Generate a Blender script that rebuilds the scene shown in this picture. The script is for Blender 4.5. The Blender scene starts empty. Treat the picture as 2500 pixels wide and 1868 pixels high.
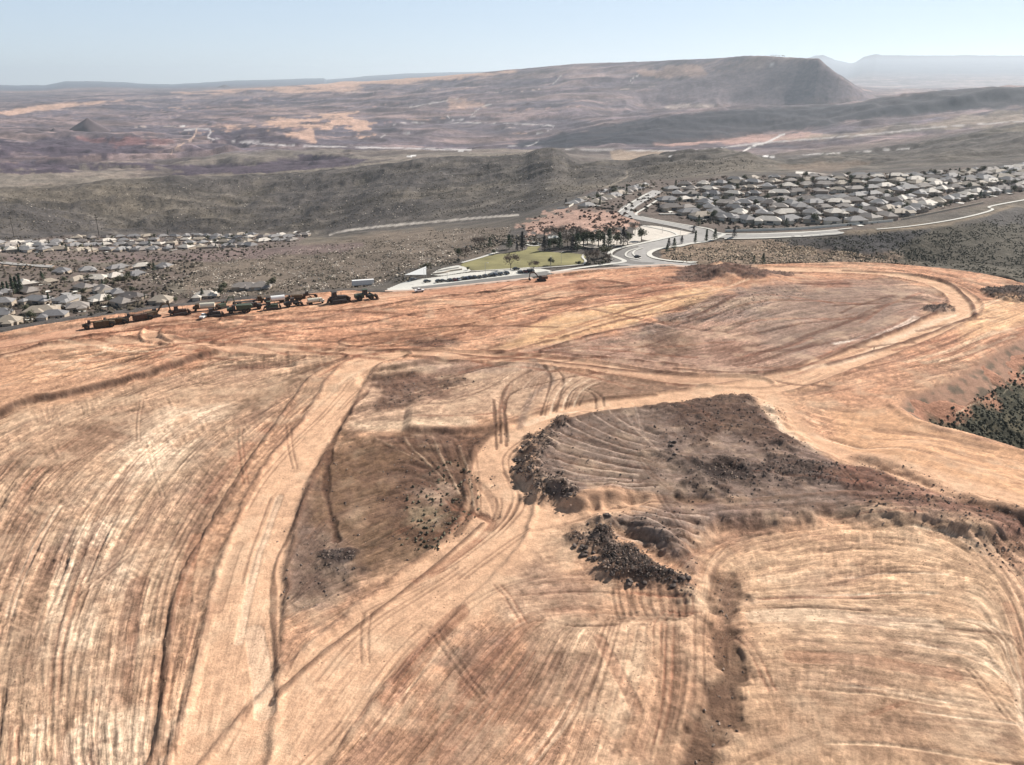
import bpy, math, random
import numpy as np
from math import radians as R

# ------------------------------------------------------------------ camera, world, sun, exposure
SC = bpy.context.scene
COL = SC.collection
CAMZ = 110.0; FPX = 1962.0; PITCH = R(20.4)
camd = bpy.data.cameras.new("camera"); cam = bpy.data.objects.new("camera", camd); COL.objects.link(cam)
cam.location = (0, 0, CAMZ); cam.rotation_euler = (math.pi/2 - PITCH, 0, 0)
camd.sensor_fit = 'HORIZONTAL'; camd.sensor_width = 36.0; camd.lens = 36.0*FPX/2500.0
camd.clip_start = 1.0; camd.clip_end = 120000.0
SC.camera = cam
SC.render.resolution_x = 1024; SC.render.resolution_y = 765
SUN_EL = 37.0; SUN_AZ = 48.0        # azimuth measured from +Y towards +X
W = bpy.data.worlds.new("World"); SC.world = W; W.use_nodes = True
nt = W.node_tree; bg = nt.nodes['Background']
sky = nt.nodes.new('ShaderNodeTexSky'); sky.sky_type = 'NISHITA'; sky.sun_disc = False
sky.sun_elevation = R(SUN_EL); sky.sun_rotation = R(SUN_AZ); sky.altitude = 800; sky.air_density = 0.8; sky.dust_density = 0.0; sky.ozone_density = 3.0
gm = nt.nodes.new('ShaderNodeGamma'); gm.inputs[1].default_value = 0.34; nt.links.new(sky.outputs[0], gm.inputs[0])   # evens out the very bright horizon
vm_ = nt.nodes.new('ShaderNodeVectorMath'); vm_.operation = 'SCALE'; vm_.inputs['Scale'].default_value = 2.36; nt.links.new(gm.outputs[0], vm_.inputs[0])
tcs = nt.nodes.new('ShaderNodeTexCoord'); sxs = nt.nodes.new('ShaderNodeSeparateXYZ'); nt.links.new(tcs.outputs['Generated'], sxs.inputs[0])   # deeper sky overhead
mrs = nt.nodes.new('ShaderNodeMapRange'); mrs.inputs[1].default_value = 0.12; mrs.inputs[2].default_value = 0.6; mrs.inputs[3].default_value = 1.0; mrs.inputs[4].default_value = 0.36
nt.links.new(sxs.outputs[2], mrs.inputs[0]); vm2 = nt.nodes.new('ShaderNodeVectorMath'); vm2.operation = 'SCALE'
vt = nt.nodes.new('ShaderNodeVectorMath'); vt.operation = 'MULTIPLY'; vt.inputs[1].default_value = (.93, 1.0, 1.09); nt.links.new(vm_.outputs[0], vt.inputs[0]); nt.links.new(vt.outputs[0], vm2.inputs[0]); nt.links.new(mrs.outputs[0], vm2.inputs['Scale']); nt.links.new(vm2.outputs[0], bg.inputs[0]); bg.inputs[1].default_value = 0.10
sd = bpy.data.lights.new("sun", 'SUN'); sun = bpy.data.objects.new("sun", sd); COL.objects.link(sun)
sd.energy = 4.6; sd.angle = R(0.5); sd.color = (1.0, 0.94, 0.86)
sun.rotation_euler = (R(90-SUN_EL), 0, -R(SUN_AZ) + math.pi)
sun.location = (200, 200, 300)
SC.view_settings.view_transform = 'Standard'; SC.view_settings.look = 'None'
SC.view_settings.gamma = 1.0; SC.view_settings.use_curve_mapping = False
SC.view_settings.exposure = 0.80
SC.cycles.volume_bounces = 0; SC.cycles.max_bounces = 4; SC.cycles.diffuse_bounces = 2

random.seed(7); rng = np.random.default_rng(7)

# ------------------------------------------------------------------ maths helpers
CT, ST = math.cos(PITCH), math.sin(PITCH)
def ray(u, v):
    dx = (np.asarray(u, float)-1250.0)/FPX; dy = (934.0-np.asarray(v, float))/FPX
    return dx, CT+dy*ST, -ST+dy*CT
def on_plane(u, v, z=0.0):
    a, b, c = ray(u, v); t = (z-CAMZ)/c
    return a*t, b*t
def project(x, y, z):
    z = z-CAMZ; d = y*CT - z*ST; h = y*ST + z*CT
    return 1250+FPX*x/d, 934-FPX*h/d
def azel(u, v):
    a, b, c = ray(u, v); return np.arctan2(a, b), c/np.hypot(a, b)
def sstep(a, b, x):
    t = np.clip((x-a)/(b-a), 0, 1); return t*t*(3-2*t)
def _hash(i, j, s):
    n = (i.astype(np.int64)*374761393 + j.astype(np.int64)*668265263 + s*982451653) & 0xffffffff
    n = ((n ^ (n >> 13))*1274126177) & 0xffffffff
    return ((n ^ (n >> 16)) & 0xffff)/65535.0
def vnoise(x, y, s=0):
    xi = np.floor(x); yi = np.floor(y); fx = x-xi; fy = y-yi
    fx = fx*fx*(3-2*fx); fy = fy*fy*(3-2*fy)
    a = _hash(xi, yi, s); b = _hash(xi+1, yi, s); c = _hash(xi, yi+1, s); d = _hash(xi+1, yi+1, s)
    return (a+(b-a)*fx)*(1-fy)+(c+(d-c)*fx)*fy - 0.5
def fbm(x, y, o=4, s=0, g=0.5):
    r = 0; a = 1.0
    for k in range(o):
        r = r + a*vnoise(x*2**k+17.3*k, y*2**k-9.1*k, s+k); a *= g
    return r
def ridged(x, y, o=4, s=0):
    r = 0; a = 1.0
    for k in range(o):
        r = r + a*(1-4*np.abs(vnoise(x*2**k+5.3*k, y*2**k+3.7*k, s+k))); a *= 0.5
    return r*0.5
def seg_dist(X, Y, pts, closed=False):
    best = np.full(X.shape, 1e18); P = list(pts)
    if closed: P = P+[P[0]]
    for (ax, ay), (bx, by) in zip(P[:-1], P[1:]):
        dx, dy = bx-ax, by-ay; L = dx*dx+dy*dy+1e-12
        t = np.clip(((X-ax)*dx+(Y-ay)*dy)/L, 0, 1)
        best = np.minimum(best, (X-ax-t*dx)**2+(Y-ay-t*dy)**2)
    return np.sqrt(best)
def inside(X, Y, pts):
    r = np.zeros(X.shape, bool); n = len(pts)
    for i in range(n):
        ax, ay = pts[i]; bx, by = pts[(i+1) % n]
        c = ((ay > Y) != (by > Y)) & (X < (bx-ax)*(Y-ay)/(by-ay+1e-12)+ax)
        r ^= c
    return r
def smooth_line(pts, n=6):
    if len(pts) < 3: return list(pts)
    P = [pts[0]]+list(pts)+[pts[-1]]; out = []
    for i in range(1, len(P)-2):
        p0, p1, p2, p3 = map(np.array, P[i-1:i+3])
        for k in range(n):
            t = k/n
            out.append(tuple(0.5*((2*p1)+(-p0+p2)*t+(2*p0-5*p1+4*p2-p3)*t*t+(-p0+3*p1-3*p2+p3)*t**3)))
    out.append(tuple(pts[-1])); return out

# ------------------------------------------------------------------ materials
MATS = {}
def mat(name, col, rough=0.8, metal=0.0, var=0.0, scale=3.0, spec=0.3):
    if name in MATS: return MATS[name]
    m = bpy.data.materials.new(name); m.use_nodes = True; t = m.node_tree; b = t.nodes['Principled BSDF']
    b.inputs['Roughness'].default_value = rough; b.inputs['Metallic'].default_value = metal
    b.inputs['Specular IOR Level'].default_value = spec
    b.inputs['Base Color'].default_value = (*col, 1)
    if var > 0:
        tc = t.nodes.new('ShaderNodeNewGeometry'); n = t.nodes.new('ShaderNodeTexNoise'); n.inputs['Scale'].default_value = scale
        n.inputs['Detail'].default_value = 4
        cr = t.nodes.new('ShaderNodeMix'); cr.data_type = 'RGBA'
        cr.inputs[6].default_value = (*[c*(1-var) for c in col], 1); cr.inputs[7].default_value = (*[min(1, c*(1+var)) for c in col], 1)
        mr = t.nodes.new('ShaderNodeMapRange'); mr.inputs[1].default_value = 0.3; mr.inputs[2].default_value = 0.7
        t.links.new(tc.outputs['Position'], n.inputs['Vector']); t.links.new(n.outputs[0], mr.inputs[0])
        t.links.new(mr.outputs[0], cr.inputs[0]); t.links.new(cr.outputs[2], b.inputs['Base Color'])
    MATS[name] = m; return m
def ground_mat(name, scales, bump_d, bump_s, amp=0.35):
    """base colour from the soil-colour attribute, broken up by world-space noise, plus fine bump"""
    m = bpy.data.materials.new(name); m.use_nodes = True; t = m.node_tree; b = t.nodes['Principled BSDF']
    b.inputs['Roughness'].default_value = 0.95; b.inputs['Specular IOR Level'].default_value = 0.1
    at = t.nodes.new('ShaderNodeAttribute'); at.attribute_name = 'soil'
    ge = t.nodes.new('ShaderNodeNewGeometry'); last = at.outputs['Color']
    for i, sc in enumerate(scales):
        n = t.nodes.new('ShaderNodeTexNoise'); n.inputs['Scale'].default_value = sc; n.inputs['Detail'].default_value = 6
        n.inputs['Roughness'].default_value = 0.65
        mr = t.nodes.new('ShaderNodeMapRange'); mr.inputs[1].default_value = 0.28; mr.inputs[2].default_value = 0.72
        mr.inputs[3].default_value = 1-amp; mr.inputs[4].default_value = 1+amp
        vm = t.nodes.new('ShaderNodeVectorMath'); vm.operation = 'SCALE'
        t.links.new(ge.outputs['Position'], n.inputs['Vector']); t.links.new(n.outputs[0], mr.inputs[0])
        t.links.new(last, vm.inputs[0]); t.links.new(mr.outputs[0], vm.inputs['Scale']); last = vm.outputs[0]
    t.links.new(last, b.inputs['Base Color'])
    if bump_d > 0:
        n = t.nodes.new('ShaderNodeTexNoise'); n.inputs['Scale'].default_value = bump_s; n.inputs['Detail'].default_value = 8
        n.inputs['Roughness'].default_value = 0.7
        bp = t.nodes.new('ShaderNodeBump'); bp.inputs['Distance'].default_value = bump_d; bp.inputs['Strength'].default_value = 1.0
        t.links.new(ge.outputs['Position'], n.inputs['Vector']); t.links.new(n.outputs[0], bp.inputs['Height']); t.links.new(bp.outputs[0], b.inputs['Normal'])
    return m

# ------------------------------------------------------------------ object helpers
def tag(o, label=None, cat=None, group=None, kind=None):
    if label: o['label'] = label
    if cat: o['category'] = cat
    if group: o['group'] = group
    if kind: o['kind'] = kind
    return o
def empty(name, loc=(0, 0, 0), rz=0.0):
    o = bpy.data.objects.new(name, None); COL.objects.link(o); o.location = loc; o.rotation_euler = (0, 0, rz)
    o.empty_display_size = 0.1; return o
def mesh_np(name, V, F, m, smooth=True, cols=None):
    """V (n,3) array, F (k,4) or (k,3) array"""
    me = bpy.data.meshes.new(name); V = np.asarray(V, np.float32); F = np.asarray(F, np.int32)
    k = F.shape[1]
    me.vertices.add(len(V)); me.vertices.foreach_set('co', V.ravel())
    me.loops.add(F.size); me.loops.foreach_set('vertex_index', F.ravel())
    me.polygons.add(len(F)); me.polygons.foreach_set('loop_start', np.arange(0, F.size, k, dtype=np.int32))
    me.polygons.foreach_set('loop_total', np.full(len(F), k, np.int32))
    me.polygons.foreach_set('use_smooth', np.full(len(F), smooth, bool))
    if cols is not None:
        a = me.color_attributes.new('soil', 'FLOAT_COLOR', 'POINT')
        c = np.ones((len(V), 4), np.float32); c[:, :3] = cols; a.data.foreach_set('color', c.ravel())
    me.update(calc_edges=True); me.validate()
    if m: me.materials.append(m)
    o = bpy.data.objects.new(name, me); COL.objects.link(o); return o
class MB:
    def __init__(s): s.v = []; s.f = []
    def add(s, vs, fs):
        b = len(s.v); s.v += [tuple(map(float, p)) for p in vs]; s.f += [tuple(b+i for i in f) for f in fs]; return s
    def box(s, x0, x1, y0, y1, z0, z1, tx=0.0, ty=0.0):
        """box; tx / ty pull the top face in"""
        return s.add([(x0, y0, z0), (x1, y0, z0), (x1, y1, z0), (x0, y1, z0), (x0+tx, y0+ty, z1), (x1-tx, y0+ty, z1), (x1-tx, y1-ty, z1), (x0+tx, y1-ty, z1)],
                     [(0, 3, 2, 1), (4, 5, 6, 7), (0, 1, 5, 4), (1, 2, 6, 5), (2, 3, 7, 6), (3, 0, 4, 7)])
    def prism(s, prof, y0, y1):
        """profile in xz extruded along y"""
        n = len(prof); vs = [(x, y0, z) for x, z in prof]+[(x, y1, z) for x, z in prof]
        fs = [tuple(range(n)), tuple(range(2*n-1, n-1, -1))]+[(i, i+n, (i+1) % n+n, (i+1) % n) for i in range(n)]
        return s.add(vs, fs)
    def cyl(s, c, ax, r, L, n=12, r2=None):
        """cylinder from c along axis index ax"""
        r2 = r if r2 is None else r2; vs = []
        for k, (rr, l) in enumerate(((r, 0), (r2, L))):
            for i in range(n):
                a = 2*math.pi*i/n; p = [math.cos(a)*rr, math.sin(a)*rr]; q = list(c); o = [j for j in range(3) if j != ax]
                q[o[0]] += p[0]; q[o[1]] += p[1]; q[ax] += l; vs.append(q)
        fs = [tuple(range(n)), tuple(range(2*n-1, n-1, -1))]+[(i, i+n, (i+1) % n+n, (i+1) % n) for i in range(n)]
        return s.add(vs, fs)
    def bar(s, a, b, r, n=5, r2=None):
        a = np.array(a, float); b = np.array(b, float); d = b-a; d /= np.linalg.norm(d)+1e-9
        h = np.array((0, 0, 1.0)) if abs(d[2]) < 0.9 else np.array((1.0, 0, 0)); p = np.cross(d, h); p /= np.linalg.norm(p); q = np.cross(d, p)
        r2 = r if r2 is None else r2; vs = []
        for o, rr in ((a, r), (b, r2)):
            for i in range(n):
                t = 2*math.pi*i/n; vs.append(o+rr*(math.cos(t)*p+math.sin(t)*q))
        fs = [tuple(range(n)), tuple(range(2*n-1, n-1, -1))]+[(i, i+n, (i+1) % n+n, (i+1) % n) for i in range(n)]
        return s.add(vs, fs)
    def mesh(s, name, m, smooth=False):
        me = bpy.data.meshes.new(name); me.from_pydata(s.v, [], s.f); me.update()
        import bmesh
        bm = bmesh.new(); bm.from_mesh(me); bmesh.ops.recalc_face_normals(bm, faces=bm.faces); bm.to_mesh(me); bm.free()
        if smooth: me.polygons.foreach_set('use_smooth', [True]*len(me.polygons))
        if m: me.materials.append(m)
        return me
    def build(s, name, m, parent=None, smooth=False):
        o = bpy.data.objects.new(name, s.mesh(name, m, smooth)); COL.objects.link(o); o.parent = parent; return o
def kids(o): return [c for c in bpy.data.objects if c.parent == o]
def copy_tree(o, loc, rz, scale=None, label=None, kidmap={}):
    c = o.copy(); COL.objects.link(c); c.location = loc; c.rotation_euler = (0, 0, rz)
    if scale: c.scale = scale
    if label: c['label'] = label
    if o.name not in kidmap: kidmap[o.name] = [(k, kids(k)) for k in kids(o)]
    for k, subs in kidmap[o.name]:
        d = k.copy(); COL.objects.link(d); d.parent = c
        for g in subs:
            e = g.copy(); COL.objects.link(e); e.parent = d
    return c
ORD = ['first', 'second', 'third', 'fourth', 'fifth', 'sixth', 'seventh', 'eighth', 'ninth', 'tenth', 'eleventh', 'twelfth', 'thirteenth', 'fourteenth', 'fifteenth', 'sixteenth', 'seventeenth', 'eighteenth', 'nineteenth', 'twentieth']
def ordn(i):
    if i < 20: return ORD[i]
    t = ['twenty', 'thirty', 'forty', 'fifty', 'sixty'][(i+1)//10-2]
    if (i+1) % 10 == 0: return {'twenty': 'twentieth', 'thirty': 'thirtieth', 'forty': 'fortieth', 'fifty': 'fiftieth', 'sixty': 'sixtieth'}[t]
    return t+'-'+ORD[(i+1) % 10-1]

# ------------------------------------------------------------------ edge of the graded site
PAD_PX = [(-900, 2600), (-900, 960), (-260, 856), (0, 812), (200, 777), (400, 752), (560, 735), (700, 721), (850, 709), (940, 714), (1050, 707), (1300, 681),
          (1340, 671), (1420, 661), (1500, 656), (1560, 653), (1640, 650), (1740, 656), (1800, 649), (1900, 645), (2040, 640), (2150, 643), (2300, 654), (2400, 668), (2450, 680), (2500, 692),
          (2620, 725), (2650, 760), (2500, 818), (2424, 856), (2348, 906), (2264, 945), (2205, 963), (2192, 990), (2234, 1020), (2295, 1041), (2348, 1054), (2424, 1073),
          (2500, 1096), (2800, 1180), (3400, 1320), (3400, 2600)]
PAD = [tuple(float(c) for c in on_plane(*p)) for p in PAD_PX]

# ================================================================== TERRAIN BEYOND THE SITE
NA, NR = 1850, 860
az_g = np.linspace(R(-58), R(58), NA)
r_g = np.concatenate([np.linspace(4, 300, 40)[:-1], np.geomspace(300, 42000, NR-39)])
def zz(*rows): return [('z',)+r for r in rows]
def rr(*rows): return [('r',)+r for r in rows]
FEAT = [
 zz((-400, 900, -1), (0, 806, -1), (200, 771, -1), (400, 746, -1), (560, 729, -1), (700, 716, -1), (850, 704, -1), (940, 709, -.6), (1050, 702, -.6), (1300, 676, -.6), (1420, 657, -.6), (1640, 646, -.6),
    (1740, 652, -.6), (1900, 641, -.8), (2150, 639, -1), (2300, 650, -1), (2420, 666, -1), (2500, 682, -1), (2620, 720, -1), (2900, 760, -2)),
 rr((-400, 850, 560), (0, 800, 600), (300, 755, 620), (500, 735, 600), (700, 722, 560), (900, 700, 535))+zz((1000, 680, -4), (1130, 640, -1), (1250, 592, -1), (1400, 560, -1), (1560, 530, -1), (1740, 590, -3), (1875, 612, -7), (2050, 628, -13), (2190, 640, -18), (2350, 645, -22), (2500, 655, -24), (2900, 700, -24)),
 rr((-400, 700, 950), (0, 650, 950), (300, 650, 950), (500, 640, 900), (700, 620, 900), (900, 600, 850), (1130, 590, 780), (1250, 560, 780))+zz((1400, 520, -2), (1560, 470, -1), (1740, 565, -.5), (1875, 568, -.5), (2050, 565, -.5), (2190, 562, -.5), (2280, 556, -.5), (2350, 550, -.5), (2500, 505, 1), (2900, 470, 2)),
 rr((-400, 590, 1450), (0, 578, 1450), (300, 572, 1500), (700, 575, 1350), (900, 562, 1250), (1130, 542, 1200), (1250, 527, 1150), (1400, 480, 1150), (1560, 440, 1250), (1740, 436, 1130), (1875, 430, 1090), (2190, 426, 1100), (2500, 410, 1150), (2900, 390, 1200)),
 rr((-400, 482, 1750), (0, 474, 1750), (147, 470, 1750), (418, 440, 1800), (678, 430, 1850), (800, 420, 1850), (960, 397, 1800), (1133, 384, 1750), (1277, 369, 1720), (1310, 357, 1710), (1349, 350, 1700), (1372, 360, 1690), (1388, 375, 1680), (1410, 389, 1650), (1467, 397, 1600), (1532, 401, 1600),
    (1593, 385, 1650), (1681, 380, 1650), (1763, 375, 1650), (1828, 378, 1650), (1860, 391, 1650), (1920, 402, 1650), (2010, 380, 1900), (2150, 368, 2000), (2250, 350, 2100), (2400, 316, 2300), (2500, 300, 2400), (2900, 270, 2400)),
 rr((-400, 475, 2300), (0, 466, 2300), (418, 436, 2400), (800, 416, 2450), (1133, 386, 2350), (1349, 375, 2350), (1467, 402, 2300), (1700, 386, 2300), (1850, 392, 2300), (1920, 398, 2250), (2100, 374, 2500), (2250, 352, 2600), (2400, 318, 2750), (2500, 303, 2800), (2900, 275, 2800)),
 rr((-400, 420, 3300), (0, 412, 3300), (418, 405, 3300), (600, 395, 3300), (800, 390, 3400), (1133, 370, 3500), (1500, 372, 3500), (1700, 352, 4150), (1900, 334, 4350), (2100, 292, 4550), (2250, 277, 4600), (2500, 262, 4650), (2900, 240, 4700)),
 rr((-400, 350, 5000), (0, 350, 5000), (418, 350, 5000), (800, 350, 4800), (1133, 352, 4500), (1320, 342, 4500), (1450, 318, 4600), (1600, 287, 4700), (1750, 268, 4800), (2000, 262, 4850), (2050, 257, 4850), (2150, 241, 4850), (2300, 218, 4900), (2500, 203, 4950), (2900, 190, 5000)),
 rr((-400, 290, 8000), (0, 290, 8000), (418, 290, 7500), (800, 290, 6500), (1133, 292, 6000), (1400, 284, 5800), (1600, 276, 6200), (1750, 266, 6350), (1900, 262, 6450), (2000, 258, 6480), (2060, 252, 6500), (2150, 242, 6600), (2300, 230, 6800), (2500, 222, 7000), (2900, 215, 7000)),
 rr((-400, 245, 13000), (0, 243, 13000), (418, 225, 12500), (800, 204, 11500), (1000, 190, 10500), (1280, 166, 9000), (1400, 155, 8500), (1600, 148, 8000), (1700, 141, 7600), (1820, 135, 7300), (1900, 138, 7100), (1960, 141, 7000), (2000, 142, 6900),
    (2020, 160, 6850), (2050, 183, 6800), (2080, 206, 6800), (2110, 225, 6900), (2140, 232, 7600), (2300, 224, 9500), (2500, 219, 10000), (2900, 215, 10000)),
 zz((-400, 235, -60), (0, 235, -60), (418, 228, -20), (800, 216, 20), (1000, 214, 40))+rr((1280, 215, 15000), (1900, 214, 15000), (2000, 213, 16000), (2500, 212, 16500), (2900, 212, 16500)),
 rr((-400, 207, 34000), (0, 207, 34000), (45, 209, 34000), (110, 208, 34000), (160, 199, 34000), (235, 198, 34000), (300, 201, 34000), (350, 205, 34000), (420, 206, 34000), (570, 197, 34000), (700, 193, 34000), (790, 190, 34000), (797, 194, 34000), (830, 192, 34000),
    (910, 184, 34000), (1000, 179, 34000), (1100, 176, 34000), (1300, 172, 34000), (1900, 160, 34000), (1965, 142, 34000), (1990, 134, 34000), (2010, 132, 34000), (2040, 145, 34000), (2075, 153, 34000), (2088, 151, 34000), (2110, 137, 34000), (2140, 130, 34000), (2152, 133, 34000), (2200, 134, 34000), (2500, 134, 34000), (2900, 140, 34000)),
]
NRk = []; NZk = []
for k, F in enumerate(FEAT):
    A = []; RR = []; Z = []
    for mode, u, v, val in F:
        a, e = azel(u, v)
        r = (val-CAMZ)/e if mode == 'z' else val
        A.append(float(a)); RR.append(float(r)); Z.append(CAMZ+float(e)*r)
    o = np.argsort(A); A = np.array(A)[o]; RR = np.array(RR)[o]; Z = np.array(Z)[o]
    NRk.append(np.interp(az_g, A, RR)); NZk.append(np.interp(az_g, A, Z))
NRk = np.array(NRk); NZk = np.array(NZk)
def sm1(a, n):
    k = np.ones(n)/n; return np.convolve(np.pad(a, n//2, 'edge'), k, 'valid')[:len(a)]
for k, n in enumerate((1, 31, 41, 41, 3, 61, 61, 9, 61, 1, 61, 1)):
    if n > 1: NRk[k] = sm1(NRk[k], n); NZk[k] = sm1(NZk[k], n)
for k in range(1, len(NRk)): NRk[k] = np.maximum(NRk[k], NRk[k-1]+6)
TB = np.zeros((NR, NA))
for j in range(NA):
    xr = np.concatenate([[3], NRk[:, j], [41000]]); xz = np.concatenate([[-1.0], NZk[:, j], [-150]])
    TB[:, j] = np.interp(r_g, xr, xz)
RG, AG = np.meshgrid(r_g, az_g, indexing='ij')
BX = RG*np.sin(AG); BY = RG*np.cos(AG)
far = sstep(1150, 1500, RG)
left = sstep(R(-4), R(-9), AG)*sstep(560, 700, RG)
# soften creases
def blur_rows(T, n, w):
    S = T.copy()
    for _ in range(n):
        S[1:-1] = (S[:-2]+2*S[1:-1]+S[2:])/4
    return T*(1-w)+S*w
TB = blur_rows(TB, 10, far*0.9*(1-sstep(6000, 6500, RG)*sstep(7600, 7200, RG)*sstep(R(12), R(14), AG)))
amp = far*(1-sstep(2600, 3400, RG))*11.0 + sstep(2600, 3400, RG)*(18+RG*0.0014)
amp *= 1-0.75*sstep(11000, 15000, RG)
amp *= 1-0.25*np.exp(-((RG-NRk[4][None, :])/90.0)**2)
crd = 1-0.85*np.exp(-((RG-NRk[9][None, :])/450.0)**2); amp *= crd
wl = 210.0
lg = fbm(BX/420, BY/420, 5, 3); rd = ridged(BX/260, BY/180, 5, 11)
lg2 = fbm(BX/1100, BY/700, 6, 21); rd2 = ridged(BX/900, BY/480, 6, 31)
mid = sstep(2400, 3200, RG)
n_w = fbm(BX/700, BY/700, 3, 49)*1.5
TB += amp*((1-mid)*(lg*1.3+(rd-0.4)*1.3) + mid*(lg2*1.4+(rd2-0.4)*1.1))
# basalt hill in the middle: extra small crags
TB += far*(1-mid)*(ridged(BX/75, BY/60, 5, 41)-0.3)*6.5
# broken scarps in the low badlands on the left, facing the viewer
sc_ = sstep(2700, 3100, RG)*sstep(6500, 5200, RG)*sstep(R(-7), R(-13), AG)
ph = RG/520+fbm(BX/800, BY/600, 4, 91)*1.6; ff = ph-np.floor(ph)
TB += sc_*(26*sstep(.0, .16, ff)*(1-ff)+9*(ridged(BX/140, BY/110, 4, 92)-.4))
# gullies on the big mesa face and on the black ridge, running down slope
fm = sstep(5600, 6000, RG)*sstep(6950, 6700, RG)*sstep(R(4), R(8), AG)*sstep(R(27), R(25), AG)
TB += (1-.85*np.exp(-((RG-NRk[9][None, :])/110.0)**2))*fm*36*(ridged(BX/420+n_w, BY/900, 5, 51)-0.5)
br = sstep(4250, 4400, RG)*sstep(5000, 4700, RG)*sstep(R(4), R(8), AG)
TB += br*11*(ridged(BX/150+n_w, BY/420, 5, 55)-0.5)
TB += crd*mid*(1-0.7*sstep(9000, 13000, RG))*20*(ridged(BX/330+n_w*.5, BY/190, 4, 58)-0.4)
# desert slope between site and valley: small relief
nearl = left*(1-far)
TB += nearl*(fbm(BX/60, BY/60, 4, 61)*5)
# canyon below the right-hand edge of the site
dP = np.full(BX.shape, 60.0); sub = (RG < 900) & (AG > R(-2)); 
inP = np.zeros(BX.shape, bool)
nearm = (RG < 900)
inP[nearm] = inside(BX[nearm], BY[nearm], PAD)
dP[sub] = seg_dist(BX[sub], BY[sub], PAD, True)
dP[inP] = 0
can = np.clip(dP*0.42, 0, 34)*sstep(R(20), R(25), AG)*sstep(520, 470, RG+AG*0)*(~inP)
TB = TB-can
TB += (can > 1)*fbm(BX/14, BY/14, 4, 66)*2.2
gul = sstep(R(17), R(22), AG)*sstep(520, 545, RG)*sstep(720, 640, RG)
TB += gul*(ridged(BX/26, BY/30, 4, 68)-0.4)*4*(~inP)
TB += sstep(R(9), R(12), AG)*sstep(500, 520, RG)*sstep(640, 600, RG)*fbm(BX/16, BY/16, 4, 69)*2.0*(~inP)
TB[inP] = np.minimum(TB[inP], -9.0)
def ground_b(x, y):
    a = math.atan2(x, y); r = math.hypot(x, y)
    i = np.interp(r, r_g, np.arange(NR)); j = (a-az_g[0])/(az_g[1]-az_g[0])
    i0 = int(min(max(i, 0), NR-2)); j0 = int(min(max(j, 0), NA-2)); fi = i-i0; fj = j-j0
    return float((TB[i0, j0]*(1-fj)+TB[i0, j0+1]*fj)*(1-fi)+(TB[i0+1, j0]*(1-fj)+TB[i0+1, j0+1]*fj)*fi)
def at(u, v, lo=330.0):
    """first hit of the line of sight through photo point (u, v) with the land beyond the site"""
    a, e = azel(u, v); a = float(a); e = float(e)
    j = int(np.clip((a-az_g[0])/(az_g[1]-az_g[0]), 0, NA-1))
    h = TB[:, j]-(CAMZ+e*r_g); i0 = np.searchsorted(r_g, lo)
    idx = np.nonzero(h[i0:] > 0)[0]
    if len(idx) == 0: r = 20000.0
    else:
        i = i0+idx[0]
        if i == i0: r = r_g[i]
        else:
            t = -h[i-1]/(h[i]-h[i-1]); r = r_g[i-1]+t*(r_g[i]-r_g[i-1])
    x = r*math.sin(a); y = r*math.cos(a)
    return x, y, ground_b(x, y)

# ---- land colours, laid out on the land
BU, BV = project(BX, BY, TB)
def col(*c): return np.array(c, float)
CB = np.zeros(BX.shape+(3,))
def bmix(C, m, c): C += m[..., None]*(np.asarray(c)-C)
n1 = fbm(BX/300, BY/220, 5, 71); n2 = fbm(BX/40, BY/30, 4, 77); n3 = fbm(BX/1600, BY/500, 6, 81)
HILL = col(.118, .102, .086); CB[:] = HILL; CB *= (1+1.1*fbm(BX/28, BY/22, 4, 73)*sstep(1000, 1200, RG))[..., None]
bmix(CB, np.clip(0.5+1.8*n2, 0, 1)*0.7, col(.072, .064, .060))
bmix(CB, np.clip(n1*3.0, 0, 1)*0.7, col(.165, .138, .108)); bmix(CB, np.clip(-n1*3.0, 0, 1)*0.5, col(.09, .08, .078))  # light and dark of the hill relief, painted as patchy tone
rk = ridged(BX/75, BY/60, 5, 41); bmix(CB, far*np.clip(rk*2.2-1.0, 0, 1)*.75, col(.055, .050, .050)); bmix(CB, far*np.clip(-rk*2-.1, 0, 1)*.5, col(.16, .135, .105))
# far country
strat = fbm(BX/2200, TB/16+n3*1.5, 4, 85)
FARC = np.zeros_like(CB); FARC[:] = col(.115, .098, .118)
bmix(FARC, np.clip(0.4+2.2*n3, 0, 1)*0.7, col(.20, .15, .145))
bmix(FARC, np.clip(strat*2.6, 0, 1)*0.5, col(.27, .185, .165))
bmix(FARC, np.clip(-strat*2.6, 0, 1)*0.5, col(.075, .062, .075))
n5 = fbm(BX/520, BY/150, 5, 87); n6 = fbm(BX/160, BY/70, 4, 88)
bmix(FARC, np.clip(n5*3-.2, 0, 1)*.55, col(.30, .215, .195)); bmix(FARC, np.clip(-n5*3-.2, 0, 1)*.6, col(.065, .055, .07)); FARC *= (1+.9*n6)[..., None]
CB = CB*(1-mid[..., None])+FARC*mid[..., None]
bk = sstep(NRk[4][None, :]+70, NRk[4][None, :]+240, RG)*(1-sstep(3300, 3700, RG))*sstep(R(9), R(5), AG)
bmix(CB, bk*.85, col(.205, .175, .145)); bmix(CB, bk*np.clip(fbm(BX/260, BY/160, 4, 99)*4, 0, 1)*.8, col(.095, .078, .075)); bmix(CB, bk*np.clip(fbm(BX/300, BY/90, 4, 98)*4, 0, 1)*.4, col(.30, .24, .20))
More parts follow.
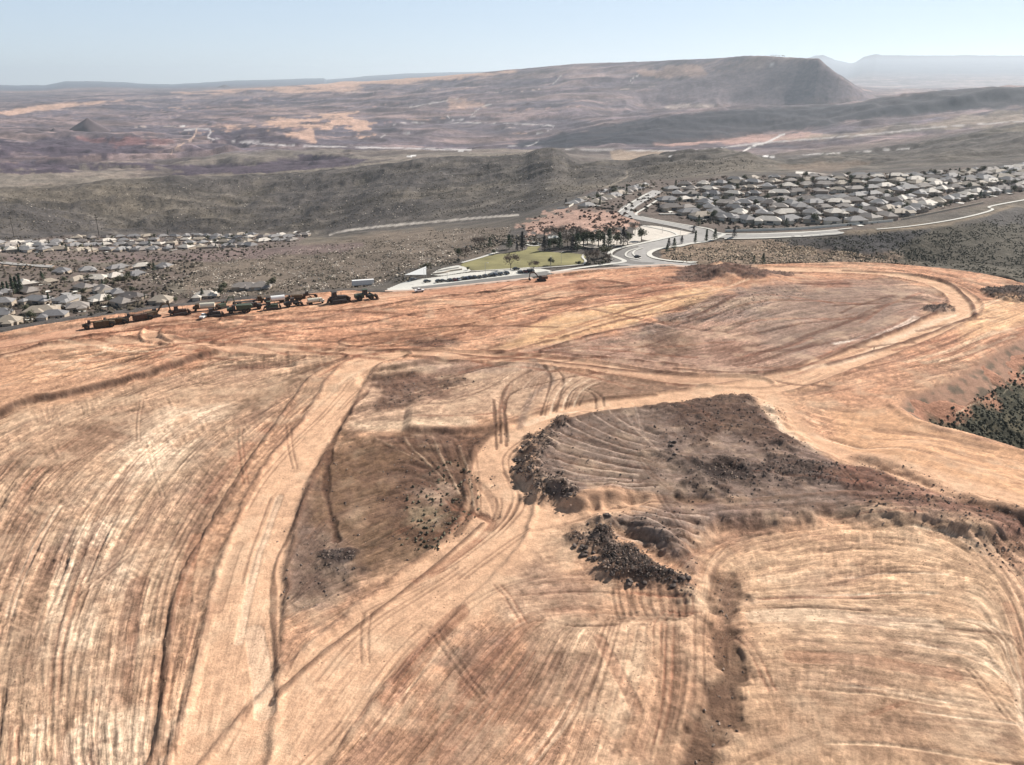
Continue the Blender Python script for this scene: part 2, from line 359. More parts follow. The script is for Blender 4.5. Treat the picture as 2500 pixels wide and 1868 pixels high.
def parea(pts, c, s=1.0, soft=6.0, lo=0, hi=1e9, nz=0.0, nsc=(40, 12), seed=5):
    us = [p[0] for p in pts]; vs = [p[1] for p in pts]
    m = (BU > min(us)-3*soft) & (BU < max(us)+3*soft) & (BV > min(vs)-3*soft) & (BV < max(vs)+3*soft) & (RG > lo) & (RG < hi) & (BY > 0)
    if not m.any(): return
    X = BU[m]; Y = BV[m]; d = seg_dist(X, Y, pts, True); ins = inside(X, Y, pts); sd_ = np.where(ins, -d, d)
    if nz: sd_ = sd_+nz*2*fbm(X/nsc[0], Y/nsc[1], 4, seed)
    w = sstep(soft*0.5, -soft*0.5, sd_)*s
    CB[m] += w[:, None]*(np.asarray(c)-CB[m])
def pline(pts, wpx, c, s=1.0, lo=0, hi=1e9, nz=0.0):
    pts = smooth_line(pts, 5)
    us = [p[0] for p in pts]; vs = [p[1] for p in pts]; q = wpx+6
    m = (BU > min(us)-q) & (BU < max(us)+q) & (BV > min(vs)-q) & (BV < max(vs)+q) & (RG > lo) & (RG < hi) & (BY > 0)
    if not m.any(): return
    X = BU[m]; Y = BV[m]; d = seg_dist(X, Y, pts)
    if nz: d = d+np.abs(nz*fbm(X/25, Y/8, 3, 9))
    w = sstep(wpx*0.5+0.8, wpx*0.5-0.8, d)*s
    CB[m] += w[:, None]*(np.asarray(c)-CB[m])
fmz = sstep(6150, 6400, RG)*sstep(7300, 6900, RG)*sstep(R(7), R(11), AG)*sstep(R(27), R(25), AG)
sty = np.sin(TB/7.0+2.5*fbm(BX/500, BY/500, 3, 95))+.6*np.sin(TB/2.9+1); bmix(CB, fmz*np.clip(.45+sty*.4, 0, 1)*.8, col(.085, .06, .068)); bmix(CB, fmz*np.clip(sty-.6, 0, 1)*.5, col(.28, .19, .16))
SANDF = col(.56, .36, .265); PINK = col(.48, .30, .25); PALEF = col(.60, .48, .40); PURP = col(.075, .058, .075); BLK = col(.026, .028, .038)
# orange plateau top and sand bodies of the far slope
parea([(420, 222), (800, 204), (1000, 190), (1280, 166), (1250, 178), (1060, 194), (900, 210), (860, 220), (700, 222), (560, 228)], SANDF, .75, 7, 6000, 14000, 9, (90, 8))
parea([(760, 280), (860, 277), (905, 300), (915, 326), (870, 318), (780, 303), (640, 315), (560, 316), (640, 300)], SANDF, .8, 6, 2800, 9000, 16, (40, 7), 6)
parea([(690, 325), (760, 318), (770, 345), (700, 342)], SANDF, .7, 6, 2800, 9000, 8)
parea([(0, 275), (100, 258), (300, 243), (310, 247), (120, 266), (20, 282)], SANDF, .8, 4, 2800, 16000, 3)
parea([(1100, 245), (1190, 246), (1180, 262), (1120, 268), (1080, 280)], SANDF, .5, 6, 2800, 9000, 9)
parea([(1560, 170), (1700, 160), (1720, 180), (1600, 190)], SANDF, .45, 8, 2800, 9000, 9)
parea([(1580, 345), (1700, 332), (1860, 325), (2010, 325), (1990, 342), (1800, 350), (1600, 358)], PINK, .75, 5, 2800, 5000, 6)
parea([(1870, 338), (2100, 320), (2500, 265), (2500, 300), (2200, 325), (1950, 345)], col(.26, .21, .165), .75, 9, 2800, 5000, 6)
parea([(1490, 370), (1620, 365), (1700, 380), (1560, 398), (1500, 392)], col(.36, .27, .20), .8, 5, 2300, 5000, 4)
for _ in range(46):      # scattered washes of pale sand on the far slope
    u = random.uniform(300, 1750); v = random.uniform(215, 335) if u < 1350 else random.uniform(190, 270)
    w = random.uniform(20, 70); h = random.uniform(2, 5)
    pline([(u-w, v+h), (u-w*.3, v+random.uniform(-3, 3)), (u+w*.4, v-h*.5+random.uniform(-3, 3)), (u+w, v-h)], random.uniform(1.5, 3), random.choice([PINK, PALEF, SANDF]), random.uniform(.3, .6), 3000, 12000, 5)
for _ in range(40):
    u = random.uniform(900, 2050); v = random.uniform(235, 335); w = random.uniform(40, 130)
    if u > 1350: v = random.uniform(200, 275)
    pline([(u-w, v+w*.10), (u, v), (u+w, v-w*.12)], random.uniform(2, 4), PURP, random.uniform(.3, .6), 3000, 9000, 5)
# dark bands and low cliffs on the left
for pts in ([(0, 345), (180, 340), (330, 350), (420, 360), (520, 362), (400, 372), (180, 382), (60, 372), (0, 378)], [(0, 398), (160, 396), (240, 404), (380, 400), (400, 408), (150, 420), (0, 418)],
            [(400, 405), (640, 398), (760, 380), (900, 388), (860, 404), (640, 420), (420, 424)], [(500, 320), (640, 318), (700, 335), (780, 352), (620, 350), (520, 345)],
            [(180, 334), (280, 330), (430, 342), (380, 350), (200, 345)]):
    parea(pts, PURP, .95, 4, 2250, 9000, 9, (60, 7), int(pts[0][0])+3)
parea([(190, 335), (300, 338), (420, 345), (400, 356), (300, 352), (220, 346)], col(.25, .12, .11), .6, 6, 2700, 9000, 7)
# black ridge
parea([(1250, 352), (1400, 328), (1600, 285), (1750, 266), (2000, 261), (2150, 240), (2300, 216), (2560, 198), (2560, 258), (2250, 276), (2100, 292), (1900, 322), (1700, 348), (1500, 358), (1330, 362)], BLK, .9, 7, 3700, 5300, 5)
parea([(2200, 300), (2300, 316), (2330, 326), (2140, 330)], BLK, .5, 6, 2800, 5000, 4)
# mesa face strata
parea([(1600, 215), (1850, 165), (1960, 145), (2000, 142), (2110, 225), (2140, 240), (1900, 258), (1650, 262), (1500, 250)], col(.155, .125, .14), .7, 14, 5200, 8000, 10)
parea([(1620, 262), (1680, 250), (1800, 262), (1700, 266)], PALEF, .4, 5, 5000, 8000, 5)
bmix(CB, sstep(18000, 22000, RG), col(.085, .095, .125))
# roads and dirt tracks far off
WH = col(.62, .58, .55)
pline([(450, 318), (500, 314), (515, 322), (508, 334), (530, 342), (620, 350), (730, 356), (900, 360), (1150, 366)], 3.2, col(.5, .46, .45), .85, 2600, 9000)
pline([(1380, 365), (1500, 367), (1700, 367), (1850, 350), (2100, 330), (2300, 310), (2500, 296)], 3.0, col(.46, .42, .40), .8, 2600, 9000)
pline([(480, 315), (472, 335), (440, 355), (415, 370), (430, 378), (465, 374)], 4.0, col(.60, .42, .32), .8, 2600, 9000, 2)
pline([(330, 310), (400, 309), (460, 310)], 2, PALEF, .5, 2600, 12000)
for pts in ([(960, 305), (985, 300), (1100, 300), (1180, 300), (1290, 303), (1350, 308), (1340, 318), (1310, 328)], [(1090, 282), (1110, 295), (1140, 288), (1160, 283)], [(1150, 282), (1175, 262), (1200, 255)],
            [(930, 335), (950, 328), (1000, 325)], [(1545, 205), (1540, 195), (1560, 183)], [(1870, 165), (1890, 155)], [(1240, 357), (1290, 356), (1315, 345)], [(1000, 262), (1080, 248), (1120, 240)], [(1350, 205), (1370, 185)]):
    pline(pts, 2.4, WH, .55, 2600, 9000, 1.5)
pline([(1808, 374), (1840, 356), (1870, 348), (1900, 334), (1915, 328)], 4.0, WH, .9, 2400, 9000)
pline([(1960, 378), (2100, 371), (2220, 362)], 2.4, WH, .6, 2000, 5000)
for u, v in [(1640, 382), (1655, 382), (1870, 381), (1885, 384), (1000, 382), (1010, 380), (1125, 369), (445, 308), (2110, 411)]:
    pline([(u-6, v), (u+5, v)], 3, col(.75, .72, .70), .9, 1500, 9000)
# foreground hill, road along its foot, track up the hill
pline([(805, 573), (830, 566), (900, 556), (980, 548), (1080, 540), (1180, 531), (1265, 525)], 5.0, col(.46, .41, .36), .95, 600, 2000)
pline([(1395, 500), (1450, 470), (1500, 448), (1530, 432), (1530, 420)], 3.0, col(.27, .225, .18), .8, 900, 2000)
pline([(1945, 421), (2000, 425), (2050, 435)], 5.5, col(.62, .57, .52), .95, 900, 2400)
pline([(2050, 428), (2200, 424), (2400, 418)], 2.5, col(.28, .22, .18), .8, 900, 2400)
parea([(1880, 405), (2000, 395), (2120, 400), (2060, 415), (1930, 418)], col(.22, .16, .12), .5, 10, 1000, 2400, 6)
# desert slope with pale stones; pinkish landscaping above the park; town floors
parea([(350, 640), (700, 600), (1000, 565), (1250, 550), (1200, 620), (1120, 640), (1000, 660), (900, 700), (600, 725), (480, 730)], col(.165, .13, .102), .9, 12, 300, 1300, 8)
parea([(1260, 555), (1310, 528), (1390, 510), (1440, 500), (1540, 520), (1560, 545), (1500, 560), (1380, 558), (1300, 575)], col(.47, .30, .235), .8, 8, 400, 1300, 14, (14, 6))
TOWN = col(.135, .105, .09)
parea([(0, 590), (200, 575), (760, 568), (720, 605), (620, 625), (0, 640)], col(.16, .125, .11), .9, 8, 800, 1700, 3)
parea([(0, 628), (400, 622), (900, 590), (860, 612), (500, 640), (0, 640)], col(.17, .125, .115), .85, 8, 700, 1700, 5)
parea([(0, 640), (330, 650), (480, 665), (400, 700), (420, 720), (560, 715), (560, 735), (0, 815)], TOWN, .85, 8, 560, 1300, 4)
pline([(0, 643), (60, 648), (130, 650)], 9, col(.46, .33, .24), .7, 560, 1300)
pline([(200, 662), (300, 655), (370, 651)], 4, col(.48, .37, .30), .8, 560, 1300)
parea([(1380, 515), (1430, 470), (1560, 440), (1800, 430), (2200, 422), (2560, 400), (2560, 470), (2400, 500), (2100, 560), (1740, 575), (1640, 545), (1560, 520)], TOWN, .8, 8, 560, 1500, 4)
# far side of the gully: basalt and scrub, with the steep slope's shadow painted dark
parea([(1620, 600), (1760, 588), (1990, 590), (2200, 615), (2250, 650), (1700, 655), (1600, 640)], col(.20, .145, .105), .9, 8, 480, 900, 6)
parea([(1900, 585), (2010, 578), (2150, 560), (2270, 560), (2230, 600), (2120, 625), (2000, 610)], col(.055, .052, .055), .85, 10, 520, 900, 8)  # shade of the steep slope below the houses, put into the colour
parea([(2380, 520), (2520, 500), (2520, 560), (2420, 560)], col(.07, .065, .065), .8, 10, 520, 900, 8)
parea([(2200, 600), (2290, 560), (2400, 540), (2560, 560), (2560, 690), (2300, 660), (2200, 640)], col(.082, .072, .055), .8, 12, 480, 900, 8)
parea([(1980, 575), (2140, 558), (2280, 545), (2400, 522), (2500, 490), (2500, 496), (2400, 532), (2280, 555), (2140, 570)], col(.22, .17, .12), .7, 5, 520, 900, 3)
# canyon by the site edge: red fill slope then dark brush
cm = (can > 0.05); fillm = sstep(17, 11, dP+10*fbm(BX/9, BY/9, 3, 91)); scr = np.zeros_like(CB); scr[:] = col(.055, .052, .036)
bmix(scr, np.clip(fbm(BX/5, BY/5, 4, 93)*2.5, 0, 1)*0.6, col(.15, .125, .08))
scr = scr*(1-fillm[..., None])+col(.36, .185, .12)*fillm[..., None]
CB[cm] = scr[cm]
pline([(2500, 905), (2470, 940), (2440, 965), (2380, 985), (2350, 1000), (2335, 1015), (2352, 1055)], 2.2, col(.5, .42, .30), .6, 100, 500, 2)
pline([(2352, 1000), (2320, 1020), (2340, 1040)], 2.0, col(.5, .42, .30), .6, 100, 500, 2)

idx = np.arange(NR*NA).reshape(NR, NA)
Fb = np.stack([idx[:-1, :-1], idx[:-1, 1:], idx[1:, 1:], idx[1:, :-1]], -1).reshape(-1, 4)
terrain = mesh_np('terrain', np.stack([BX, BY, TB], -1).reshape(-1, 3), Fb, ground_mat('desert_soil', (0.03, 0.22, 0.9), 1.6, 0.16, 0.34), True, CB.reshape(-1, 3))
tag(terrain, kind='structure')

# ================================================================== THE GRADED SITE
SU = np.arange(-620, 3121, 2.3); SV = np.concatenate([np.arange(612, 760, 1.1), np.arange(760, 2200, 2.2)])
GU, GV = np.meshgrid(SU, SV)
AX, AY = on_plane(GU, GV)
CW = np.hypot(AX, AY)/FPX*2.3                                  # size of a grid cell on the ground
pin = inside(AX, AY, PAD); pdist = seg_dist(AX, AY, PAD, True); pdist = np.where(pin, -pdist, pdist)
NV_, NU_ = AX.shape
# colours of the soils
TAN = col(.465, .29, .175); PALE = col(.54, .41, .27); CREAM = col(.62, .51, .36); ORG = col(.45, .245, .145); RED = col(.28, .125, .075); BRN = col(.21, .125, .08); DKB = col(.125, .070, .047)
GRY = col(.21, .162, .13); DRK = col(.085, .062, .052); RD = col(.54, .355, .22); OLV = col(.175, .11, .065); GRN = col(.30, .25, .16)
CA = np.zeros(AX.shape+(3,)); HA = np.zeros(AX.shape)
STK = np.ones(AX.shape)                                        # strength of track marks
RGH = np.zeros(AX.shape)                                       # loose rubble
XST = np.zeros(AX.shape)                                       # cross-wise cleat marks
na = fbm(AX/60, AY/60, 5, 101); nb = fbm(AX/14, AY/14, 4, 107); nc = fbm(AX/5, AY/5, 3, 109)
CA[:] = TAN
bmix(CA, np.clip(na*2, 0, 1)*.5, PALE); bmix(CA, np.clip(-na*2, 0, 1)*.5, ORG)
upm = sstep(1000, 850, GV+GU*0.02)
bmix(CA, upm*.8, ORG)
WPT = [on_plane(0, 0)]
def wpts(pts, sm=5):
    p = smooth_line(pts, sm) if sm else pts
    return [tuple(float(c) for c in on_plane(*q)) for q in p]
def _bb(P, q):
    xs = [p[0] for p in P]; ys = [p[1] for p in P]
    return (AX > min(xs)-q) & (AX < max(xs)+q) & (AY > min(ys)-q) & (AY < max(ys)+q)
def area(pts, c=None, s=1.0, soft=4.0, h=0.0, rough=None, stk=None, xst=None, nz=2.0, hs=None):
    P = wpts(pts, 4 if len(pts) > 2 else 0); P = P[:-1] if len(pts) > 2 else P
    q = soft*2+nz*2+4; m = _bb(P, q)
    if not m.any(): return
    X, Y = AX[m], AY[m]; d = seg_dist(X, Y, P, True); sd_ = np.where(inside(X, Y, P), -d, d)+nz*1.6*(nb[m]*2+nc[m])
    w = sstep(soft, -soft, sd_)
    if c is not None: CA[m] += (w*s)[:, None]*(np.asarray(c)-CA[m])
    if h:
        hs = hs or soft; HA[m] += sstep(hs, -hs, sd_)*h
    if rough is not None: RGH[m] += w*(rough-RGH[m])
    if stk is not None: STK[m] += w*(stk-STK[m])
    if xst is not None: XST[m] += w*(xst-XST[m])
def line(pts, wd, c=None, s=1.0, soft=None, h=0.0, berm=0.0, stk=None, nz=0.4, rough=None, w1=None):
    """a band wd metres wide along pts; w1 = width at the far end"""
    P = wpts(pts); soft = soft if soft is not None else min(1.2, wd*.3); q = max(wd, w1 or 0)*.5+soft*2+6; m = _bb(P, q)
    if not m.any(): return
    X, Y = AX[m], AY[m]
    if w1 is None: d = seg_dist(X, Y, P); hw = wd*.5
    else:
        best = np.full(X.shape, 1e18); hw = np.zeros(X.shape); n = len(P)-1
        for i in range(n):
            (ax, ay), (bx, by) = P[i], P[i+1]; dx, dy = bx-ax, by-ay; t = np.clip(((X-ax)*dx+(Y-ay)*dy)/(dx*dx+dy*dy+1e-9), 0, 1)
            dd = (X-ax-t*dx)**2+(Y-ay-t*dy)**2; k = dd < best; best[k] = dd[k]; hw[k] = .5*(wd+(w1-wd)*(i+t[k])/n)
        d = np.sqrt(best)
    d = d+nz*nc[m]*2
    w = sstep(soft, -soft, d-hw)
    if c is not None: CA[m] += (w*s)[:, None]*(np.asarray(c)-CA[m])
    if h: HA[m] += w*h
    if berm:
        e_ = np.exp(-((d-hw-0.9)/0.7)**2)*.55; CA[m] += e_[:, None]*(BRN-CA[m])  # thin shadow along the road edges, painted in brown
        HA[m] += 1.5*berm*np.exp(-((d-hw-0.8)/0.9)**2)
    if stk is not None: STK[m] += w*(stk-STK[m])
    if rough is not None: RGH[m] += w*(rough-RGH[m])
def step(pts, h, wd=4.0, c=None, s=.8, rough=None):
    """ground on the left of the line (walking along it) stands h higher, falling away over 40 m behind"""
    P = wpts(pts); m = _bb(P, 45); X, Y = AX[m], AY[m]; best = np.full(X.shape, 1e18); sg = np.zeros(X.shape); te = np.zeros(X.shape); n = len(P)-1
    for i in range(n):
        (ax, ay), (bx, by) = P[i], P[i+1]; dx, dy = bx-ax, by-ay; t = np.clip(((X-ax)*dx+(Y-ay)*dy)/(dx*dx+dy*dy+1e-9), 0, 1)
        dd = (X-ax-t*dx)**2+(Y-ay-t*dy)**2; k = dd < best; best[k] = dd[k]; sg[k] = (dx*(Y-ay)-dy*(X-ax))[k]; te[k] = ((i+t)/n)[k]
    d = np.sqrt(best)*np.sign(sg)+nb[m]*3.0; e = np.clip(np.minimum(te, 1-te)*8, 0, 1)
    up = sstep(-wd/2, wd/2, d)*sstep(44, 12, d)
    HA[m] += h*up*e
    if c is not None:
        w = np.exp(-(d/(wd*.55))**2)*s*e; CA[m] += w[:, None]*(np.asarray(c)-CA[m])
        if rough: RGH[m] = np.maximum(RGH[m], w*rough)

# --- direction of the tracks over the site
DIRS = [[(100, 1900), (110, 1500), (250, 1200), (450, 1000), (840, 868)], [(235, 1900), (240, 1500), (380, 1200), (600, 1000), (840, 885)], [(355, 1900), (400, 1500), (500, 1270), (690, 1010), (845, 880)],
        [(-100, 1500), (0, 1250), (150, 1080), (420, 950), (760, 868)], [(-50, 1050), (250, 930), (560, 856)], [(530, 1900), (580, 1640), (608, 1450), (640, 1310), (682, 1190), (735, 1100), (790, 1030), (842, 945), (890, 890)],
        [(640, 1900), (850, 1600), (1050, 1440), (1200, 1300), (1230, 1200), (1215, 1130), (1260, 1070), (1400, 1010), (1600, 985), (1800, 955), (1950, 920), (2100, 860), (2280, 790), (2360, 740), (2340, 705), (2250, 675), (2100, 660), (1900, 655)],
        [(-200, 900), (0, 860), (380, 838), (480, 848), (700, 856), (900, 864), (1200, 870), (1450, 892), (1700, 922), (1900, 925)], [(-200, 860), (200, 800), (600, 755), (1000, 720), (1400, 685)],
        [(1270, 850), (1500, 790), (1740, 720)], [(1400, 840), (1600, 800), (1900, 720), (2200, 690)], [(880, 830), (1200, 780), (1500, 725), (1800, 690)], [(430, 800), (800, 770), (1150, 730), (1500, 690)],
        [(1870, 970), (1930, 1050), (2050, 1110), (2250, 1190), (2550, 1290)], [(2000, 1060), (2300, 1110), (2600, 1180)], [(2050, 900), (2250, 850), (2500, 760)], [(2350, 860), (2500, 800)],
        [(1700, 1700), (1700, 1500), (1730, 1350), (1850, 1300), (2150, 1275), (2330, 1300), (2480, 1450), (2560, 1800)], [(1850, 1420), (2100, 1395), (2350, 1410)], [(1800, 1520), (2000, 1510), (2300, 1540)],
        [(1800, 1640), (2100, 1660), (2400, 1690)], [(1800, 1720), (2100, 1735), (2420, 1760)], [(1800, 1800), (2100, 1800), (2400, 1840)], [(1500, 1300), (1700, 1290), (2000, 1250), (2300, 1230)], [(1450, 1190), (1800, 1180), (2150, 1210), (2400, 1280)],
        [(1300, 1110), (1480, 1150), (1620, 1170)], [(1330, 1060), (1480, 1110), (1600, 1150)], [(1500, 1010), (1520, 1080), (1600, 1150)], [(1640, 1100), (1850, 1100), (2050, 1130)], [(1650, 1040), (1850, 1060)],
        [(760, 1080), (850, 1060), (1000, 1060)], [(820, 1230), (900, 1200), (990, 1180)], [(850, 1400), (1000, 1350), (1150, 1250)], [(720, 1530), (900, 1450), (1050, 1390)], [(1020, 1130), (1100, 1180), (1180, 1260)], [(1050, 1060), (1150, 1080), (1220, 1060)],
        [(860, 1035), (1050, 1035), (1250, 1030)], [(880, 940), (1050, 950), (1200, 910)], [(1260, 900), (1220, 960), (1215, 1050)], [(1350, 900), (1340, 960), (1360, 1000)], [(1450, 930), (1560, 930), (1700, 955)],
        [(820, 1900), (1010, 1680), (1180, 1500)], [(1180, 1900), (1330, 1720), (1420, 1560)], [(1420, 1900), (1480, 1700), (1500, 1540)], [(1600, 1900), (1640, 1700), (1640, 1560)],
        [(1250, 1460), (1450, 1450), (1650, 1470)], [(1260, 1180), (1330, 1230), (1330, 1290)], [(1500, 1250), (1400, 1270), (1250, 1290)], [(1950, 700), (2200, 690), (2330, 730)], [(1950, 880), (2150, 800), (2300, 740)]]
T0 = np.zeros(AX.shape); T1 = np.zeros(AX.shape); TW = np.zeros(AX.shape)
ds = 6                                                          # direction field on a coarse grid
gu = GU[::ds, ::ds]; gv = GV[::ds, ::ds]; c2 = np.zeros(gu.shape); s2 = np.zeros(gu.shape)
for st in DIRS:
    P = smooth_line(st, 4)
    for (ax, ay), (bx, by) in zip(P[:-1], P[1:]):
        mx, my = (ax+bx)/2, (ay+by)/2; L = math.hypot(bx-ax, by-ay); th = math.atan2(by-ay, bx-ax)
        ysc = 2.2
        d2 = (gu-mx)**2+((gv-my)*ysc)**2; w = L/(d2+900)**1.5
        c2 += w*math.cos(2*th); s2 += w*math.sin(2*th)
th_ = 0.5*np.arctan2(s2, c2)
def upsample(a):
    b = np.repeat(np.repeat(a, ds, 0), ds, 1)[:NV_, :NU_]; return b
# double-angle smooth upsample
k2 = np.hypot(c2, s2)+1e-20; C2 = upsample(c2/k2); S2_ = upsample(s2/k2)
def boxb(a, n):
    for _ in range(2):
        c = np.cumsum(np.pad(a, ((n+1, n), (0, 0)), 'edge'), 0); a = (c[2*n+1:]-c[:-2*n-1])/(2*n+1)
        c = np.cumsum(np.pad(a, ((0, 0), (n+1, n)), 'edge'), 1); a = (c[:, 2*n+1:]-c[:, :-2*n-1])/(2*n+1)
    return a
C2 = boxb(C2, 4); S2_ = boxb(S2_, 4)
TH = 0.5*np.arctan2(S2_, C2) + 0.18*fbm(AX/25, AY/25, 3, 120)
DVs = np.gradient(SV)[:, None]                                  # px per row
def lic(noises, TH, L):
    du = np.cos(TH)/2.3; dv = np.sin(TH)/DVs; s = 1.0/np.sqrt(du**2+dv**2); du = (du*s).astype(np.float32); dv = (dv*s).astype(np.float32)
    out = [n.copy() for n in noises]
    J0, I0 = np.meshgrid(np.arange(NU_, dtype=np.float32), np.arange(NV_, dtype=np.float32))
    for sign in (1, -1):
        I = I0.copy(); J = J0.copy(); pu = du*sign; pv = dv*sign
        for k in range(L):
            I += pv; J += pu
            ii = np.clip(I, 0, NV_-1).astype(np.int32); jj = np.clip(J, 0, NU_-1).astype(np.int32); f = ii*NU_+jj
            u2 = du.ravel()[f]; v2 = dv.ravel()[f]; flip = np.where(u2*pu+v2*pv < 0, -1.0, 1.0).astype(np.float32)
            pu = u2*flip; pv = v2*flip
            for q, n in enumerate(noises): out[q] += n.ravel()[f]
    return [(o-o.mean())/(o.std()+1e-9) for o in out]
wn = rng.standard_normal(AX.shape).astype(np.float32)
wn2 = boxb(rng.standard_normal(AX.shape), 1); wn3 = boxb(rng.standard_normal(AX.shape), 3); wn4 = boxb(rng.standard_normal(AX.shape), 8)
nrm = lambda a: (a/a.std()).astype(np.float32)
S2, S3, S4 = lic([nrm(wn2), nrm(wn3), nrm(wn4)], TH, 30)
S1, = lic([wn], TH, 9)
sp1 = (rng.random(AX.shape) < .010).astype(np.float32); sp2 = (rng.random(AX.shape) < .008).astype(np.float32); sp3 = boxb((rng.random(AX.shape) < .0012)*1.0, 1).astype(np.float32)
R1, R2, R3 = [np.clip((q-q.mean())/(q.max()*.24), 0, 1) for q in lic([sp1, sp2, sp3], TH, 46)]
XC1, XC2 = lic([wn[::-1], nrm(wn2[::-1, ::-1])], TH+math.pi/2+0.15*np.sin(AX/9), 7)

# --- soil bodies (photo outlines laid on the ground)
area([(-300, 2040), (-300, 1100), (0, 1050), (100, 990), (300, 950), (480, 890), (600, 860), (830, 864), (845, 885), (760, 940), (680, 1030), (570, 1190), (480, 1330), (425, 1450), (405, 1620), (360, 2040)], col(.42, .29, .185), .85, 5, xst=.7, nz=3)
area([(150, 1420), (260, 1150), (420, 1020), (520, 1000), (500, 1080), (380, 1200), (290, 1400), (280, 1650), (330, 1900), (200, 1900), (215, 1600)], CREAM, .50, 9, nz=7)
area([(-100, 1300), (60, 1120), (240, 1020), (330, 1010), (180, 1160), (60, 1350), (-50, 1600)], BRN, .45, 8, nz=6)
area([(480, 1120), (600, 1000), (760, 900), (800, 905), (680, 1010), (560, 1150), (500, 1300), (440, 1320)], BRN, .45, 6, nz=4)
area([(560, 1010), (660, 940), (800, 880), (780, 900), (660, 980)], OLV, .35, 5, nz=3)
area([(0, 880), (150, 850), (380, 850), (440, 862), (250, 920), (0, 960)], col(.50, .31, .18), .6, 8)
area([(-200, 1800), (200, 1840), (300, 2000), (-200, 2000)], col(.5, .36, .23), .4, 6)
# mid field below the main road
area([(890, 910), (980, 895), (1300, 900), (1500, 920), (1640, 950), (1400, 985), (1200, 1020), (1140, 1060), (1000, 1050), (860, 1050), (830, 1010)], col(.42, .30, .20), .75, 5)
area([(960, 895), (1080, 880), (1330, 886), (1250, 905), (1000, 915)], GRY, .55, 4)
area([(880, 915), (1000, 918), (1200, 925), (1120, 950), (1060, 975), (960, 1000), (900, 1000), (940, 950)], DKB, .75, 4, rough=.35, nz=3)
area([(860, 1030), (1000, 1022), (1150, 1028), (1150, 1046), (1000, 1052), (870, 1052)], PALE, .8, 3, nz=1)
area([(900, 1060), (1000, 1055), (1250, 1042), (1210, 1080), (1180, 1110), (1090, 1120), (950, 1100)], DKB, .7, 4, nz=3, rough=.25)
area([(1440, 925), (1560, 925), (1660, 950), (1560, 965), (1440, 985), (1380, 985)], BRN, .65, 3, nz=2)
area([(830, 1050), (960, 1090), (1130, 1100), (1190, 1130), (1190, 1240), (1140, 1300), (1040, 1380), (870, 1400), (700, 1480), (670, 1400), (690, 1260), (760, 1180), (790, 1100)], OLV, .85, 4, h=-.9, hs=6, nz=2, stk=1.15, rough=.10)
area([(700, 1180), (745, 1170), (800, 1330), (870, 1390), (740, 1480), (680, 1440), (672, 1330)], col(.21, .15, .115), .75, 5, nz=3, rough=.12)
area([(1020, 1120), (1110, 1110), (1170, 1160), (1180, 1240), (1110, 1310), (1000, 1320), (985, 1240), (1010, 1180)], DKB, .55, 4, nz=5, rough=.22)
area([(1030, 1190), (1100, 1180), (1120, 1210), (1050, 1230)], col(.33, .24, .17), .8, 3, nz=2)
area([(1020, 1240), (1090, 1250), (1080, 1280), (1010, 1275)], col(.30, .24, .15), .7, 3, nz=2)
area([(786, 1346), (846, 1342), (862, 1356), (846, 1369), (792, 1367)], DRK, 1, 1.0, h=.5, hs=1.5, rough=.55, stk=.1, nz=1.0)
area([(770, 1372), (800, 1380), (890, 1380), (860, 1392), (780, 1388)], col(.16, .12, .09), .7, 2, h=.2, rough=.35, nz=1)
# rubble plateau to the right of the haul road
area([(1280, 1130), (1330, 1060), (1450, 1010), (1640, 1005), (1830, 975), (1900, 1040), (1960, 1080), (2200, 1180), (2500, 1290), (2450, 1330), (2050, 1270), (1700, 1310), (1640, 1350), (1430, 1290), (1560, 1240), (1400, 1240), (1310, 1210)], GRY, .9, 4, h=3.0, hs=6, rough=.16, nz=2, stk=1.3)
area([(1262, 1130), (1310, 1068), (1380, 1050), (1340, 1120), (1340, 1190), (1420, 1230), (1500, 1215), (1500, 1238), (1400, 1243), (1320, 1218), (1285, 1170)], DRK, .75, 3, h=1.6, hs=4, rough=1, nz=2.5)
area([(1600, 1010), (1680, 1000), (1830, 972), (1890, 1040), (1900, 1090), (1780, 1080), (1700, 1100), (1640, 1060)], DKB, .7, 5, rough=.42, nz=4, h=.8)
area([(1590, 1060), (1640, 1080), (1660, 1130), (1740, 1140), (1840, 1150), (1900, 1120), (2000, 1130), (2120, 1180), (2000, 1200), (1820, 1195), (1700, 1190), (1640, 1160)], DRK, .6, 5, rough=.6, nz=4, h=1.0, hs=4)
area([(1690, 1155), (1760, 1150), (1830, 1172), (1800, 1188), (1720, 1185)], DRK, .9, 3, h=-1.5, hs=3, nz=1)
area([(1440, 1210), (1560, 1225), (1600, 1240), (1560, 1262), (1440, 1270), (1400, 1255)], TAN, .8, 2, nz=1, rough=0)
area([(1450, 1020), (1600, 1010), (1600, 1130), (1680, 1170), (1600, 1200), (1450, 1190), (1380, 1150), (1400, 1070)], col(.21, .155, .115), .6, 6, nz=2, rough=.12)
area([(2000, 1130), (2100, 1120), (2300, 1200), (2520, 1340), (2520, 1420), (2420, 1380), (2300, 1300), (2100, 1250)], RED, .55, 6, rough=.3, nz=4)
area([(1385, 1320), (1470, 1290), (1530, 1320), (1600, 1370), (1685, 1410), (1660, 1432), (1540, 1428), (1480, 1410), (1450, 1370)], DRK, .95, 2.2, h=2.6, hs=4, rough=1.0, nz=1.8)
area([(1470, 1280), (1600, 1290), (1680, 1340), (1700, 1400), (1620, 1370), (1540, 1320)], GRY, .8, 4, h=1.2, rough=.3)
area([(1650, 1235), (1720, 1235), (1730, 1245), (1660, 1248)], OLV, .9, 1.5, h=-.8, nz=.4)
